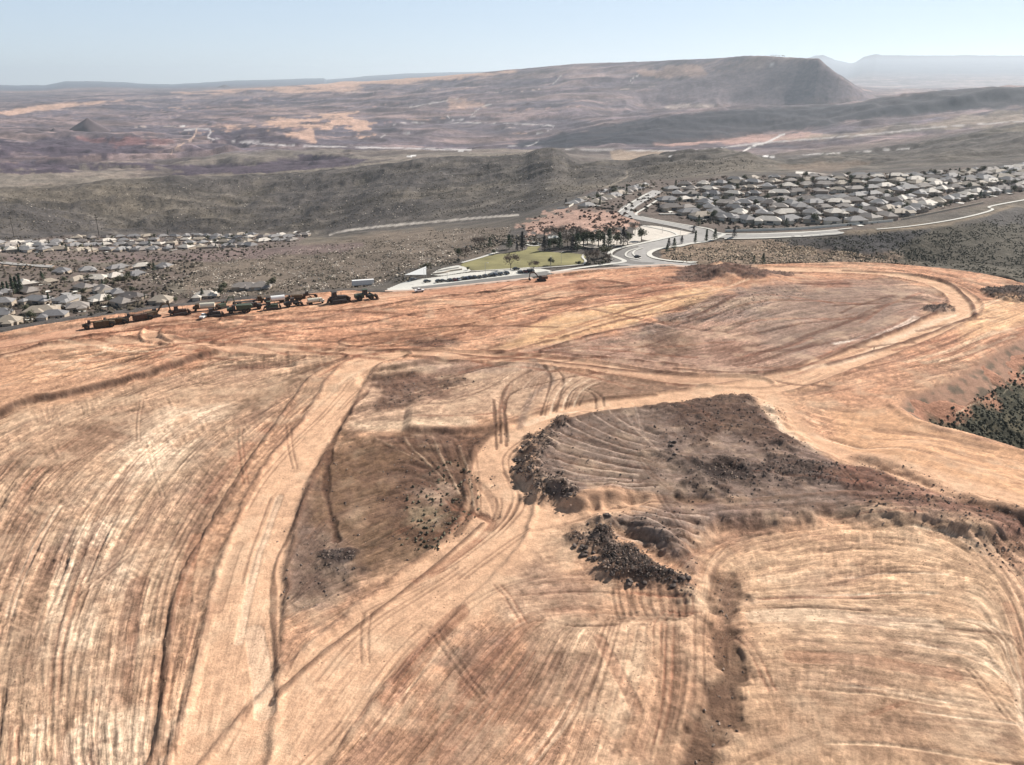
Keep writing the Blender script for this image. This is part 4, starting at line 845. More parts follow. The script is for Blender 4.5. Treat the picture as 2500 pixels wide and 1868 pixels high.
def make_tree(kind, h, seed):
    """tree standing at the origin; returned Empty has children trunk and crown"""
    r = np.random.default_rng(seed); root = empty({'conifer': 'conifer_tree', 'cypress': 'cypress_tree', 'bare': 'bare_tree', 'round': 'round_tree'}[kind])
    tk = MB(); pts = []
    if kind in ('conifer', 'cypress'):
        tk.bar((0, 0, -.5), (0, 0, h*.9), h*.03, 6, h*.006); w = h*(.24 if kind == 'conifer' else .12)
        for i in range(900):
            t = r.random()**.8; z = h*(.10+.9*t); rad = w*(1-t)**.8*(.55+.5*r.random())*(1+.25*math.sin(z*5+r.random())); a = r.random()*6.283; rad *= 1+.25*math.sin(3*a+seed)
            pts.append((math.cos(a)*rad, math.sin(a)*rad, z))
        cr = (LM['conifer'] if seed % 2 else LM['cone2'], h*.035, .5)
        for i in range(8): a = i*2.4; z = h*(.15+.08*i); tk.bar((0, 0, z), (math.cos(a)*w*.8*(1-i*.1), math.sin(a)*w*.8*(1-i*.1), z+h*.02), h*.006, 4)
    elif kind == 'bare':
        tk.bar((0, 0, -.5), (0, 0, h*.35), h*.022, 6, h*.016)
        def br(p, d, L, rad, lev):
            q = p+d*L; tk.bar(p, q, rad, 4, rad*.6)
            if lev == 0:
                for _ in range(14): pts.append(tuple(q+r.normal(size=3)*L*.55))
                return
            for _ in range(3):
                n = d+r.normal(size=3)*.45; n[2] += .15; n /= np.linalg.norm(n); br(q, n, L*.72, rad*.6, lev-1)
        for i in range(5):
            a = i*1.26+r.random(); d = np.array([math.cos(a)*.6, math.sin(a)*.6, .85]); d /= np.linalg.norm(d); br(np.array([0, 0, h*.3]), d, h*.24, h*.012, 2)
        cr = (LM['bare'], h*.028, 1.0)
    else:
        tk.bar((0, 0, -.5), (0, 0, h*.5), h*.035, 6, h*.02)
        cl = [(r.normal()*h*.16, r.normal()*h*.16, h*(.45+.35*r.random()), h*(.16+.12*r.random())) for _ in range(7)]
        for c in cl:
            tk.bar((0, 0, h*.35), c[:3], h*.012, 4)
            for _ in range(110):
                d = r.normal(size=3); d /= np.linalg.norm(d); d *= c[3]*(.55+.5*r.random()); pts.append((c[0]+d[0], c[1]+d[1], max(h*.12, c[2]+d[2]*.85)))
        cr = (LM['bush'] if seed % 3 else LM['olive'], h*.045, .7)
    tk.build('trunk', LM['bark'], root)
    c = leafmesh('crown', pts, cr[1], cr[0], cr[2], seed); c.parent = root
    return root
TREES = {}
used_tree = {}
def tree(kind, x, y, z, h, label, cat, group, seed=0, sx=1.0):
    key = (kind, seed); H0 = 8.0
    if key not in TREES: TREES[key] = make_tree(kind, H0, seed); first = True
    else: first = False
    s = h/H0
    if first:
        o = TREES[key]; o.location = (x, y, z); o.rotation_euler = (0, 0, random.random()*6.28); o.scale = (s*sx, s*sx, s); o['label'] = label
    else: o = copy_tree(TREES[key], (x, y, z), random.random()*6.28, (s*sx, s*sx, s), label)
    o['category'] = cat; o['group'] = group; return o

park = [('conifer', 1243, 609, 9.5, 1), ('cypress', 1275, 612, 12, 2), ('conifer', 1262, 613, 5, 2), ('conifer', 1329, 613, 9.5, 4), ('conifer', 1341, 610, 7, 3), ('round', 1352, 606, 7, 2), ('conifer', 1366, 609, 11, 1), ('bare', 1385, 604, 10, 1),
        ('conifer', 1398, 612, 9, 2), ('conifer', 1410, 612, 11, 3), ('bare', 1404, 598, 13, 2), ('round', 1424, 604, 11, 1), ('round', 1434, 600, 10, 4), ('conifer', 1446, 598, 7, 1), ('round', 1461, 603, 12, 1), ('cypress', 1474, 604, 9, 3), ('conifer', 1486, 606, 13, 1), ('bare', 1490, 596, 13, 1),
        ('round', 1506, 598, 9, 1), ('conifer', 1521, 603, 13, 4), ('round', 1532, 598, 9, 5), ('round', 1566, 588, 9, 2), ('bare', 1550, 572, 9, 2), ('bare', 1424, 600, 12, 3), ('bare', 1345, 592, 12, 1), ('bare', 1368, 590, 11, 3),
        ('bare', 1247, 660, 11, 1), ('bare', 1303, 664, 7.5, 2), ('round', 1344, 648, 5.5, 2), ('round', 1413, 649, 3.4, 1), ('bare', 1436, 640, 8, 3), ('bare', 1450, 642, 9, 1), ('round', 1474, 629, 9, 3), ('bare', 1486, 640, 6, 2), ('round', 1470, 648, 3, 2),
        ('bare', 1172, 605, 9, 3), ('bare', 1160, 603, 8, 1), ('conifer', 1196, 603, 7, 3), ('round', 1120, 628, 7, 1), ('bare', 1135, 632, 8, 2), ('round', 1205, 622, 4, 2), ('round', 1040, 664, 6, 3), ('round', 1142, 661, 2.6, 1), ('round', 1035, 670, 4, 2),
        ('cypress', 1697, 594, 9, 5), ('cypress', 1724, 590, 9, 3), ('conifer', 1745, 588, 9, 1), ('conifer', 1664, 596, 6, 2), ('conifer', 1632, 606, 7, 4), ('conifer', 1645, 610, 8, 3), ('conifer', 1792, 580, 8, 2), ('conifer', 1693, 570, 6, 4), ('conifer', 1628, 618, 6, 1), ('conifer', 1862, 646, 7, 3), ('conifer', 1840, 642, 5, 5)]
KN = {'conifer': ('dark pointed conifer', 'conifer'), 'cypress': ('narrow dark cypress', 'cypress'), 'bare': ('grey leafless tree', 'bare tree'), 'round': ('bushy dark tree', 'tree')}
def where(u, v):
    if u < 1215 and v < 650: return 'by the rocky spur beside the lawn'
    if u < 1240: return 'by the left car park end'
    if u > 1600 and v < 600: return 'by the curving road junction'
    if u > 1600: return 'on the stony slope by the junction'
    if v > 625: return 'between the lawn and the car park' if u < 1425 else 'on the brown verge by the bend'
    return 'in the grove behind the lawn'
cnt = {}
for k, u, v, h, s in sorted(park, key=lambda t: t[1]):
    w = where(u, v); n = cnt.get((k, w), 0); cnt[(k, w)] = n+1; x, y, z = at(u, v)
    tree(k, x, y, z, h*(1.12 if v < 615 and 1215 < u < 1600 else 1.05), '%s, %s such from left %s' % (KN[k][0], ordn(n), w), KN[k][1], 'park and roadside trees', s)

# ================================================================== HOUSES
ROOFC = [(.235, .222, .218), (.185, .178, .180), (.27, .238, .215), (.33, .28, .225), (.155, .135, .125), (.54, .49, .43), (.27, .257, .25)]
ROOFN = ['grey', 'dark grey', 'brown-grey', 'tan', 'dark brown', 'cream', 'grey']
RM = [mat('roof_tile_%d' % i, c, .8, var=.12, scale=.6) for i, c in enumerate(ROOFC)]
WM = [mat('stucco_a', (.40, .33, .26), .9, var=.06), mat('stucco_b', (.50, .45, .38), .9, var=.06), mat('stucco_c', (.32, .25, .20), .9, var=.06)]
GLASS = mat('window_glass', (.05, .06, .075), .15, spec=.6); DOORM = mat('garage_paint', (.55, .50, .44), .7)
def hip(mb, x0, x1, y0, y1, z0, h, ov=.6, gable=False):
    x0 -= ov; x1 += ov; y0 -= ov; y1 += ov; w = x1-x0; d = y1-y0
    if w >= d: i = 0 if gable else d/2; a, b = (x0+i, (y0+y1)/2, z0+h), (x1-i, (y0+y1)/2, z0+h); f = [(0, 1, 5, 4), (1, 2, 5), (2, 3, 4, 5), (3, 0, 4)]
    else: i = 0 if gable else w/2; a, b = ((x0+x1)/2, y0+i, z0+h), ((x0+x1)/2, y1-i, z0+h); f = [(0, 1, 4), (1, 2, 5, 4), (2, 3, 5), (3, 0, 4, 5)]
    mb.add([(x0, y0, z0), (x1, y0, z0), (x1, y1, z0), (x0, y1, z0), a, b], f+[(3, 2, 1, 0)])
def make_house(shape, ri, wi):
    root = empty('house'); wl = MB(); rf = MB(); H = 3.0
    L, D = [(19, 12), (22, 11), (17, 13), (24, 12), (16, 10)][shape]
    wl.box(-L/2, L/2, -D/2, D/2, -2.5, H); hip(rf, -L/2, L/2, -D/2, D/2, H, D*.30)
    wings = [[(-L/2, -L/2+7, -D/2-5, -D/2+3)], [(L/2-8, L/2, -D/2-6, -D/2+2), (-3, 4, -D/2-2.5, 0)], [(-L/2+2, -L/2+9, D/2-2, D/2+5), (L/2-7, L/2, -D/2-5, 0)], [(-4, 4, -D/2-4, 0), (L/2-7, L/2, D/2-2, D/2+5)], [(-L/2, -L/2+6, -D/2-4, 0)]][shape]
    for i, (a, b, c, d) in enumerate(wings):
        wl.box(a+.02, b-.02, c, d, -2.5, H-.02); hip(rf, a, b, c, d, H-.03*(i+1), (b-a)*.27, .6, shape in (1, 4) and i == 0)
    wl.build('wall', WM[wi], root); rf.build('roof', RM[ri], root)
    a, b, c, d = wings[0]; yy = c if c < 0 and d < D/2 else -D/2
    g = MB(); g.box(a+1, b-1, yy-.06, yy+.1, -.1, 2.3); g.build('garage_door', DOORM, root)
    for x in (-L*.1, L*.18, L*.36):
        w = MB(); w.box(x-.8, x+.8, -D/2-.05 if not any(p[0] < x < p[1] and p[2] < 0 for p in wings) else min(p[2] for p in wings)-.05, -D/2+.1, .9, 2.1); w.build('window', GLASS, root)
    w = MB(); w.box(-L*.2, L*.05, D/2-.1, D/2+.05, .2, 2.2); w.build('window', GLASS, root)
    return root
HP = {}
hlist = []
def rows(specs, sp, group, desc, jit=3.0):
    for ri, (nm, pts) in enumerate(specs):
        P = resample([(p[0], p[1]) for p in wp(pts, 4)], 1.0); acc = random.random()*8; last = None; n = 0; L = 0; nxt = 4+random.random()*6
        for i in range(1, len(P)):
            L += math.hypot(P[i][0]-P[i-1][0], P[i][1]-P[i-1][1])
            if L >= nxt:
                nxt = L+sp*random.uniform(.86, 1.25); j = min(len(P)-1, i+3); a = math.atan2(P[j][1]-P[i-3 if i > 3 else 0][1], P[j][0]-P[i-3 if i > 3 else 0][0])
                hlist.append((P[i][0]+random.uniform(-1, 1)*jit*.5, P[i][1]+random.uniform(-1, 1)*jit, a+random.choice([0, 0, math.pi, math.pi/2])+random.uniform(-.45, .45), nm, n, group, desc)); n += 1
RIGHT = [('front row of the estate', [(1690, 533), (1780, 538), (1870, 546), (1960, 541), (2050, 549), (2125, 538), (2200, 524), (2280, 499), (2370, 478), (2500, 458), (2560, 448)]),
         ('second row of the estate', [(1610, 512), (1690, 512), (1780, 514), (1930, 513), (2050, 512), (2150, 503), (2250, 478), (2350, 460), (2500, 441), (2560, 435)]),
         ('third row of the estate', [(1620, 492), (1700, 492), (1850, 495), (2000, 492), (2130, 480), (2250, 460), (2400, 443), (2540, 430)]),
         ('fourth row of the estate', [(1640, 478), (1800, 478), (2000, 472), (2150, 462), (2300, 447), (2530, 424)]),
         ('fifth row of the estate', [(1630, 467), (1780, 464), (1960, 457), (2150, 448), (2350, 434), (2530, 416)]),
         ('sixth row of the estate', [(1690, 500), (1850, 503), (2000, 502), (2150, 491), (2300, 466), (2450, 450)]), ('seventh row of the estate', [(1660, 523), (1780, 526), (1930, 528), (2060, 527), (2180, 512), (2300, 487)]), ('last-but-one row of the estate', [(1660, 455), (1780, 450), (1950, 446), (2150, 437), (2350, 426), (2530, 410)]),
         ('back row of the estate', [(1780, 442), (1900, 437), (2100, 434), (2250, 430), (2400, 420), (2530, 406)])]
rows(RIGHT, 19.5, 'houses of the right-hand estate', 'in the right-hand estate')
rows([('row left of the curving street', [(1420, 509), (1465, 493), (1500, 480), (1540, 467), (1575, 457)]), ('outer row left of the curving street', [(1400, 500), (1440, 483), (1480, 470), (1530, 460)])], 22, 'houses of the right-hand estate', 'in the right-hand estate')
rows([('far valley row nearest the hill', [(180, 584), (300, 580), (430, 578), (560, 577), (700, 575), (760, 577)]), ('second far valley row from the hill', [(-30, 597), (120, 594), (260, 591), (420, 588), (560, 584), (720, 580)]),
      ('third far valley row from the hill', [(-30, 604), (120, 602), (260, 600), (400, 598), (560, 593), (720, 588)]), ('fourth far valley row from the hill', [(-30, 614), (120, 612), (250, 613), (360, 612), (480, 607), (620, 600)])],
     19.5, 'houses in the far valley', 'in the far left valley', 2)
rows([('top row of the near left valley', [(130, 668), (230, 662), (330, 656), (420, 652)]), ('row behind the cul-de-sac', [(30, 700), (110, 694), (170, 688), (240, 682), (330, 674), (390, 670)]), ('row left of the cul-de-sac', [(-20, 722), (50, 716), (110, 712), (150, 708)]), ('row right of the cul-de-sac', [(195, 706), (240, 712), (290, 722), (340, 732)]),
      ('row below the cul-de-sac', [(-20, 748), (40, 742), (90, 737), (140, 740), (215, 738), (270, 742), (330, 752)]), ('nearest row under the site edge', [(-20, 772), (45, 768), (100, 766), (170, 757), (240, 752)]), ('rim row by the left frame edge', [(-10, 792), (30, 790), (85, 784), (160, 774)]),
      ('short row behind the machines', [(370, 742), (430, 738)])], 24, 'houses in the near valley', 'in the near left valley', 2.5)
for u, v in ((505, 727), (545, 724), (600, 706), (640, 705)):
    x, y, z = at(u, v); hlist.append((x, y, .1, 'rim row above the machines', len([h for h in hlist if h[3].startswith('rim row above')]), 'houses in the near valley', 'peeping over the site edge'))
drv = []
town_trees = []
placed = []; rown = {}
for (x, y, a, nm, n, group, desc) in hlist:
    if any(abs(x-q[0])+abs(y-q[1]) < 15 for q in placed): continue
    placed.append((x, y))
    shp = random.randrange(5); ri = random.choices(range(7), [4, 2.5, 4, 4, 2, 4, 3])[0]; wi = random.randrange(3); key = (shp, ri, wi if len(HP) < 60 else 0)
    z = min(ground_b(x+dx, y+dy) for dx in (-6, 6) for dy in (-5, 5))+.9
    n = rown.get(nm, 0); rown[nm] = n+1
    lab = '%s-roofed house, %s from the left in the %s' % (ROOFN[ri], ordn(n), nm)
    hs_ = .84 if group == 'houses in the near valley' else .87
    if key not in HP:
        o = make_house(*key); HP[key] = o; o.location = (x, y, z); o.rotation_euler = (0, 0, a); o.scale = (hs_,)*3; tag(o, lab, 'house', group)
    else: o = copy_tree(HP[key], (x, y, z), a, (hs_,)*3, lab); o['group'] = group
    if random.random() < .85:
        s = random.choice((-1, 1)); w = random.uniform(3, 5.5); l = random.uniform(4, 10); ca, sa = math.cos(a), math.sin(a); ox = random.uniform(-6, 6); oy = -9.5-l/2 if s < 0 else 8+l/2
        q = []
        for px, py in ((-w/2, -l/2), (w/2, -l/2), (w/2, l/2), (-w/2, l/2)):
            X = x+(ox+px)*ca-(oy+py)*sa; Y = y+(ox+px)*sa+(oy+py)*ca; q.append((X, Y, max(ground_b(X, Y), z-1.2)+.45))
        drv.append(q)
    r0 = math.hypot(x, y)
    if random.random() < (.95 if r0 < 1200 else .5): town_trees.append((x+random.uniform(9, 14)*random.choice((-1, 1)), y+random.uniform(-9, 4), nm, desc))
mb = MB()
for q in drv: mb.add(q, [(0, 1, 2, 3)])
tag(mb.build('driveways', mat('white_concrete', (.72, .69, .63), .8, var=.1, scale=.5)), kind='structure')
# streets of the estate
for pts, w in (([(1610, 524), (1700, 524), (1850, 527), (2000, 524), (2130, 518)], 6), ([(1660, 485), (1850, 487), (2050, 482), (2200, 467), (2400, 448)], 6), ([(1650, 461), (1850, 455), (2100, 447), (2400, 428)], 6),
               ([(165, 716), (180, 726), (170, 742), (140, 752)], 11), ([(0, 642), (60, 648), (130, 652)], 8)): strip('street', pts, w, ASPL, 0, .8)
cnt = {}; group_t = 'trees among the houses'; town_trees = sorted(town_trees, key=lambda t: math.atan2(t[0], t[1]))[:]
random.seed(11)
def town_tree(x, y, k, h, nm, desc, s):
    n = cnt.get((k, nm), 0); cnt[(k, nm)] = n+1; z = ground_b(x, y)
    tree(k, x, y, z, h, '%s, %s such from left in %s' % (KN[k][0], ordn(n), nm), KN[k][1], group_t, s)
for x, y, nm, desc in town_trees[::1][:255]:
    k = random.choices(['round', 'bare', 'conifer', 'cypress'], [6, 3, 1.2, .5])[0]; town_tree(x, y, k, random.uniform(4.5, 9), nm, desc, random.choice([1, 2, 3]))
for u, v, h, k in ((2, 722, 10, 'cypress'), (12, 721, 11, 'cypress'), (22, 720, 11, 'cypress'), (34, 719, 14, 'cypress'), (43, 717, 14, 'cypress'), (53, 716, 15, 'cypress'), (105, 690, 10, 'conifer'), (377, 662, 9, 'conifer'), (495, 730, 8, 'conifer'), (250, 703, 5, 'round'), (262, 700, 7, 'round'), (290, 697, 9, 'round'), (305, 694, 8, 'round'), (330, 692, 7, 'round'), (285, 712, 7, 'bare'), (310, 718, 8, 'bare'), (1705, 552, 9, 'conifer'), (596, 703, 6, 'conifer')):
    x, y, z = at(u, v); town_tree(x, y, k, h, 'dark clump on the near valley edge' if u < 700 else 'row of estate corner trees', '', 3)

# ================================================================== CARS, LAMPS AND SMALL PARK THINGS
TYRE = mat('rubber', (.025, .025, .025), .9); STEEL = mat('galvanised_steel', (.42, .43, .43), .5, .6)
PAINTS = {'black': (.02, .02, .022), 'dark grey': (.06, .06, .065), 'white': (.75, .75, .74), 'silver': (.40, .41, .42), 'dark blue': (.03, .04, .08), 'maroon': (.12, .02, .02)}
def make_car(cn, suv):
    root = empty('parked_car'); L, Wd = 4.7, 1.85; h = 1.0 if not suv else 1.15; m = mat('car_paint_'+cn.replace(' ', '_'), PAINTS[cn], .3, .2, spec=.5)
    b = MB(); b.prism([(-L/2, .35), (L/2, .35), (L/2, .75), (L/2-.3, h-.1), (L*.2, h), (-L/2+.2, h), (-L/2, .8)], -Wd/2, Wd/2); b.build('body', m, root)
    c = MB(); c.prism([(L*.2, h), (L*.07, h+.5), (-L*.25, h+.52), (-L/2+(.15 if suv else .6), h)], -Wd/2+.12, Wd/2-.12); c.build('cabin', GLASS, root)
    r = MB(); r.box(-L*.24, L*.06, -Wd/2+.2, Wd/2-.2, h+.51, h+.58); r.build('roof_panel', m, root)
    for x in (-1.4, 1.45):
        for s in (-1, 1): w = MB(); w.cyl((x, s*(Wd/2-.12)-.11, .33), 1, .33, .22, 12); w.build('wheel', TYRE, root)
    return root
CARS = {}
cars = [(1043, 690, 'black', 0, 1, 0), (1072, 690, 'black', 1, 1, 0), (1082, 689, 'dark grey', 0, 1, 0), (1098, 687, 'black', 0, 0, 0), (1109, 686, 'maroon', 0, 0, 0), (1119, 685, 'silver', 0, 0, 0), (1131, 683, 'black', 1, 0, 0), (1139, 682, 'dark blue', 0, 0, 0), (1147, 681, 'black', 1, 0, 0), (1158, 680, 'dark grey', 1, 0, 0),
        (1171, 679, 'black', 0, 0, 0), (1184, 677, 'dark grey', 1, 0, 0), (1197, 675, 'black', 1, 0, 0), (1208, 674, 'dark blue', 1, 0, 0), (1222, 672, 'black', 0, 0, 0), (1237, 670, 'dark grey', 1, 0, 0), (1270, 667, 'black', 0, 0, 0), (1281, 666, 'maroon', 0, 0, 0), (1290, 665, 'black', 1, 0, 0), (1298, 664, 'dark grey', 0, 0, 0),
        (1009, 686, 'dark grey', 0, 1, 1), (1260, 660, 'black', 1, 1, 1), (1556, 630, 'black', 1, 1, 2)]
cc = 0; rowdir = math.atan2(at(1240, 670)[1]-at(1098, 687)[1], at(1240, 670)[0]-at(1098, 687)[0])
for i, (u, v, cn, suv, along, zone) in enumerate(cars):
    x, y, z = at(u, v); key = (cn, suv); a = rowdir+(0 if along else math.pi/2)+random.uniform(-.05, .05)
    if zone == 0: lab = '%s parked %s, %s from the left in the long row of the car park' % (cn, 'off-roader' if suv else 'car', ordn(cc)); cc += 1; gp = 'cars parked in the car park row'
    elif zone == 1: lab = ('dark grey car beside the white shade sail' if u < 1100 else 'black car on the upper aisle by the big bare tree'); gp = 'cars in the car park aisles'
    else: lab = 'black car on the road by the two median loops'; gp = None
    if key not in CARS: o = make_car(cn, suv); CARS[key] = o; o.location = (x, y, z+.3); o.rotation_euler = (0, 0, a); o['label'] = lab
    else: o = copy_tree(CARS[key], (x, y, z+.3), a, None, lab)
    o['category'] = 'car'
    if gp: o['group'] = gp
    elif 'group' in o: del o['group']
def lamp(u, v, h, lab, first=[]):
    x, y, z = at(u, v)
    if not first:
        r = empty('street_lamp'); p = MB(); p.bar((0, 0, 0), (0, 0, 8), .12, 6, .08); p.build('pole', STEEL, r)
        q = MB(); q.bar((0, 0, 7.9), (1.4, 0, 8.1), .06, 5); q.build('arm', STEEL, r); q = MB(); q.box(1.1, 2.0, -.2, .2, 8.0, 8.2); q.build('lamp_head', mat('lamp_shell', (.6, .6, .58), .5), r); first.append(r); o = r
        o.location = (x, y, z); o['label'] = lab
    else: o = copy_tree(first[0], (x, y, z), random.random()*6, None, lab)
    o['category'] = 'street lamp'; o['group'] = 'lamp posts around the park'
for u, v, l in ((1036, 688, 'thin lamp post at the left end of the car park'), (1092, 686, 'thin lamp post next to the left cars of the row'), (1185, 673, 'pale lamp post in the middle of the car park'), (1370, 645, 'lamp post on the right side of the lawn'), (1345, 655, 'lamp post where the lawn meets the car park corner'), (1660, 585, 'lamp post by the pale gravel plot at the junction'), (1617, 570, 'lamp post inside the pale gravel plot')): lamp(u, v, 8, l)
x, y, z = at(1016, 682); r = empty('shade_sail', (x, y, z), .2); tag(r, 'white three-cornered shade sail at the left end of the car park', 'shade sail')
c = MB(); c.add([(-7, 0, 3.0), (6, -3, 3.2), (7, 6, 6.5), (-7, 0, 3.08), (6, -3, 3.28), (7, 6, 6.58)], [(0, 1, 2), (5, 4, 3), (0, 3, 4, 1), (1, 4, 5, 2), (2, 5, 3, 0)]); c.build('canvas', mat('white_canvas', (.8, .79, .76), .8), r)
for px, py, h in ((-7, 0, 3.1), (6, -3, 3.3), (7, 6, 6.6)): c = MB(); c.bar((px, py, -.5), (px, py, h), .1, 6); c.build('post', STEEL, r)
def wall(name, pts, h, w, m, lab, cat, up=0.0):
    V = []; P = resample([(q[0], q[1]) for q in wp(pts, 5)], 1.5); mb = MB(); n = len(P)
    for i in range(n):
        a = P[max(0, i-1)]; b = P[min(n-1, i+1)]; dx, dy = b[0]-a[0], b[1]-a[1]; L = math.hypot(dx, dy)+1e-9; nx, ny = -dy/L*w/2, dx/L*w/2; z = ground_b(*P[i])+up
        V += [(P[i][0]-nx, P[i][1]-ny, z-.5), (P[i][0]+nx, P[i][1]+ny, z-.5), (P[i][0]+nx, P[i][1]+ny, z+h), (P[i][0]-nx, P[i][1]-ny, z+h)]
    F = [(0, 1, 2, 3)]+[(4*i+a, 4*i+(a+1) % 4, 4*i+4+(a+1) % 4, 4*i+4+a) for i in range(n-1) for a in range(4)]+[(4*n-1, 4*n-2, 4*n-3, 4*n-4)]
    mb.add(V, F); return tag(mb.build(name, m), lab, cat)
TW_ = mat('tan_blockwork', (.46, .39, .31), .9, var=.08); WW_ = mat('white_blockwork', (.70, .66, .58), .85, var=.06)
wall('garden_wall', [(1056, 672), (1085, 668), (1100, 664), (1128, 660)], 1.2, .5, TW_, 'curved tan block wall in the small plaza left of the lawn', 'garden wall')
wall('garden_wall', [(1068, 664), (1090, 660), (1120, 655)], 1.0, .5, WW_, 'pale block wall at the back of the small plaza', 'garden wall')
wall('estate_wall', [(1360, 511), (1385, 508), (1400, 500)], 1.8, .4, WW_, 'short white wall above the pink slope, by the leftmost estate house', 'wall')
wall('estate_wall', [(1770, 566), (1850, 564), (1960, 560), (2080, 550), (2180, 541)], 1.9, .4, WW_, 'long white block wall between the front houses and the slope road', 'wall')
wall('estate_wall', [(2200, 538), (2290, 520), (2400, 497)], 1.7, .4, TW_, 'tan block wall below the right-hand houses', 'wall')
wall('estate_wall', [(1770, 515), (1840, 516), (1900, 512)], 1.7, .4, WW_, 'white garden wall deep among the right-hand houses', 'wall')
# picnic shelter roofs behind the lawn
def shelter(u, v, lab, first=[]):
    x, y, z = at(u, v)
    if not first:
        r = empty('picnic_shelter'); q = MB(); hip(q, -4, 4, -3, 3, 2.8, 1.4, .3); q.build('roof', mat('shelter_roof', (.55, .56, .52), .6), r)
        for px in (-3.6, 3.6):
            for py in (-2.6, 2.6): q = MB(); q.bar((px, py, -.5), (px, py, 2.85), .12, 6); q.build('post', STEEL, r)
        first.append(r); o = r; o.location = (x, y, z); o['label'] = lab
    else: o = copy_tree(first[0], (x, y, z), .5, None, lab)
    o['category'] = 'picnic shelter'; o['group'] = 'picnic shelters in the park'
shelter(1352, 589, 'pale-roofed picnic shelter at the left end of the grove'); shelter(1440, 596, 'pale-roofed picnic shelter in the middle of the grove')
# power poles in the valley
x, y, z = at(242, 576); r = empty('utility_pole', (x, y, z), .1); tag(r, 'tall dark utility pole with two crossarms above the far valley houses', 'utility pole')
WOOD = mat('dark_wood', (.06, .05, .04), .9); q = MB(); q.bar((0, 0, -1), (0, 0, 33), .55, 6, .4); q.build('pole', WOOD, r)
for zz_, w in ((24, 9), (28, 3)): q = MB(); q.box(-w, w, -.3, .3, zz_, zz_+.7); q.build('crossarm', WOOD, r)
x, y, z = at(35, 580); r = empty('utility_pole', (x, y, z), .1); tag(r, 'thin dark single utility pole at the far left of the valley', 'utility pole')
q = MB(); q.bar((0, 0, -1), (0, 0, 30), .38, 6, .25); q.build('pole', WOOD, r); q = MB(); q.box(-2.5, 2.5, -.2, .2, 27, 27.5); q.build('crossarm', WOOD, r)

# ================================================================== EARTHMOVING MACHINES
YEL = mat('dusty_yellow_paint', (.085, .055, .03), .7, var=.25, scale=1.2); YDK = mat('dark_machine_steel', (.055, .045, .042), .7, var=.3, scale=1.5); RST = mat('rusty_steel', (.09, .052, .038), .85, var=.3, scale=1.5)
CRM = mat('cream_tank_paint', (.62, .58, .47), .5, var=.1, scale=1); WHT = mat('white_paint', (.78, .77, .75), .5, var=.05, scale=1); GRN_ = mat('dark_green_paint', (.06, .075, .05), .6, var=.2, scale=1)
def P(root, name, m, f):
    b = MB(); f(b); return b.build(name, m, root)
def wheel(root, x, y, r, w=.6):
    o = P(root, 'wheel', TYRE, lambda b: b.cyl((x, y-w/2, r), 1, r, w, 14)); h = MB(); h.cyl((x, y-w/2-.04 if y < 0 else y+w/2-.06, r), 1, r*.45, .1, 10); h.build('rim', YEL, o); return o
def tracks(root, L, W_, h=1.1, tw=.65):
    for s in (-1, 1):
        P(root, 'track', YDK, lambda b: b.prism([(-L/2+.45, 0), (L/2-.45, 0), (L/2, h*.5), (L/2-.4, h), (-L/2+.4, h), (-L/2, h*.5)], s*W_/2-tw/2, s*W_/2+tw/2))
def scraper(body=YEL):
    r = empty('scraper')
    P(r, 'tractor_hood', body, lambda b: b.prism([(4.6, 1.1), (7.2, 1.2), (7.3, 2.3), (4.6, 2.7)], -1.2, 1.2)); P(r, 'cab', YDK, lambda b: b.box(3.4, 4.9, -.9, .9, 2.2, 4.0, .15, .15))
    P(r, 'exhaust_stack', YDK, lambda b: b.bar((5.6, .5, 2.5), (5.6, .5, 4.2), .1)); P(r, 'gooseneck', body, lambda b: b.prism([(1.2, 2.6), (3.6, 2.9), (4.4, 1.9), (4.4, 2.5), (3.6, 3.5), (1.0, 3.3)], -.4, .4))
    P(r, 'bowl', body, lambda b: b.prism([(-4.6, .9), (1.6, .4), (2.2, 1.4), (1.8, 3.1), (-4.4, 3.3)], -1.6, 1.6)); P(r, 'apron', RST, lambda b: b.prism([(1.7, .5), (2.6, .9), (2.5, 2.3), (1.9, 2.8)], -1.45, 1.45))
    P(r, 'rear_engine', body, lambda b: b.prism([(-7.3, 1.1), (-4.7, 1.1), (-4.7, 2.9), (-7.1, 2.6)], -1.1, 1.1)); P(r, 'ejector_arm', YDK, lambda b: (b.bar((-3, -1.2, 3.1), (-3, -1.2, 4.3), .12), b.bar((-3, 1.2, 3.1), (-3, 1.2, 4.3), .12), b.bar((-3, -1.2, 4.2), (-3, 1.2, 4.2), .12)))
    for x in (5.3, -5.6):
        for s in (-1.5, 1.5): wheel(r, x, s, 1.25, .8)
    return r
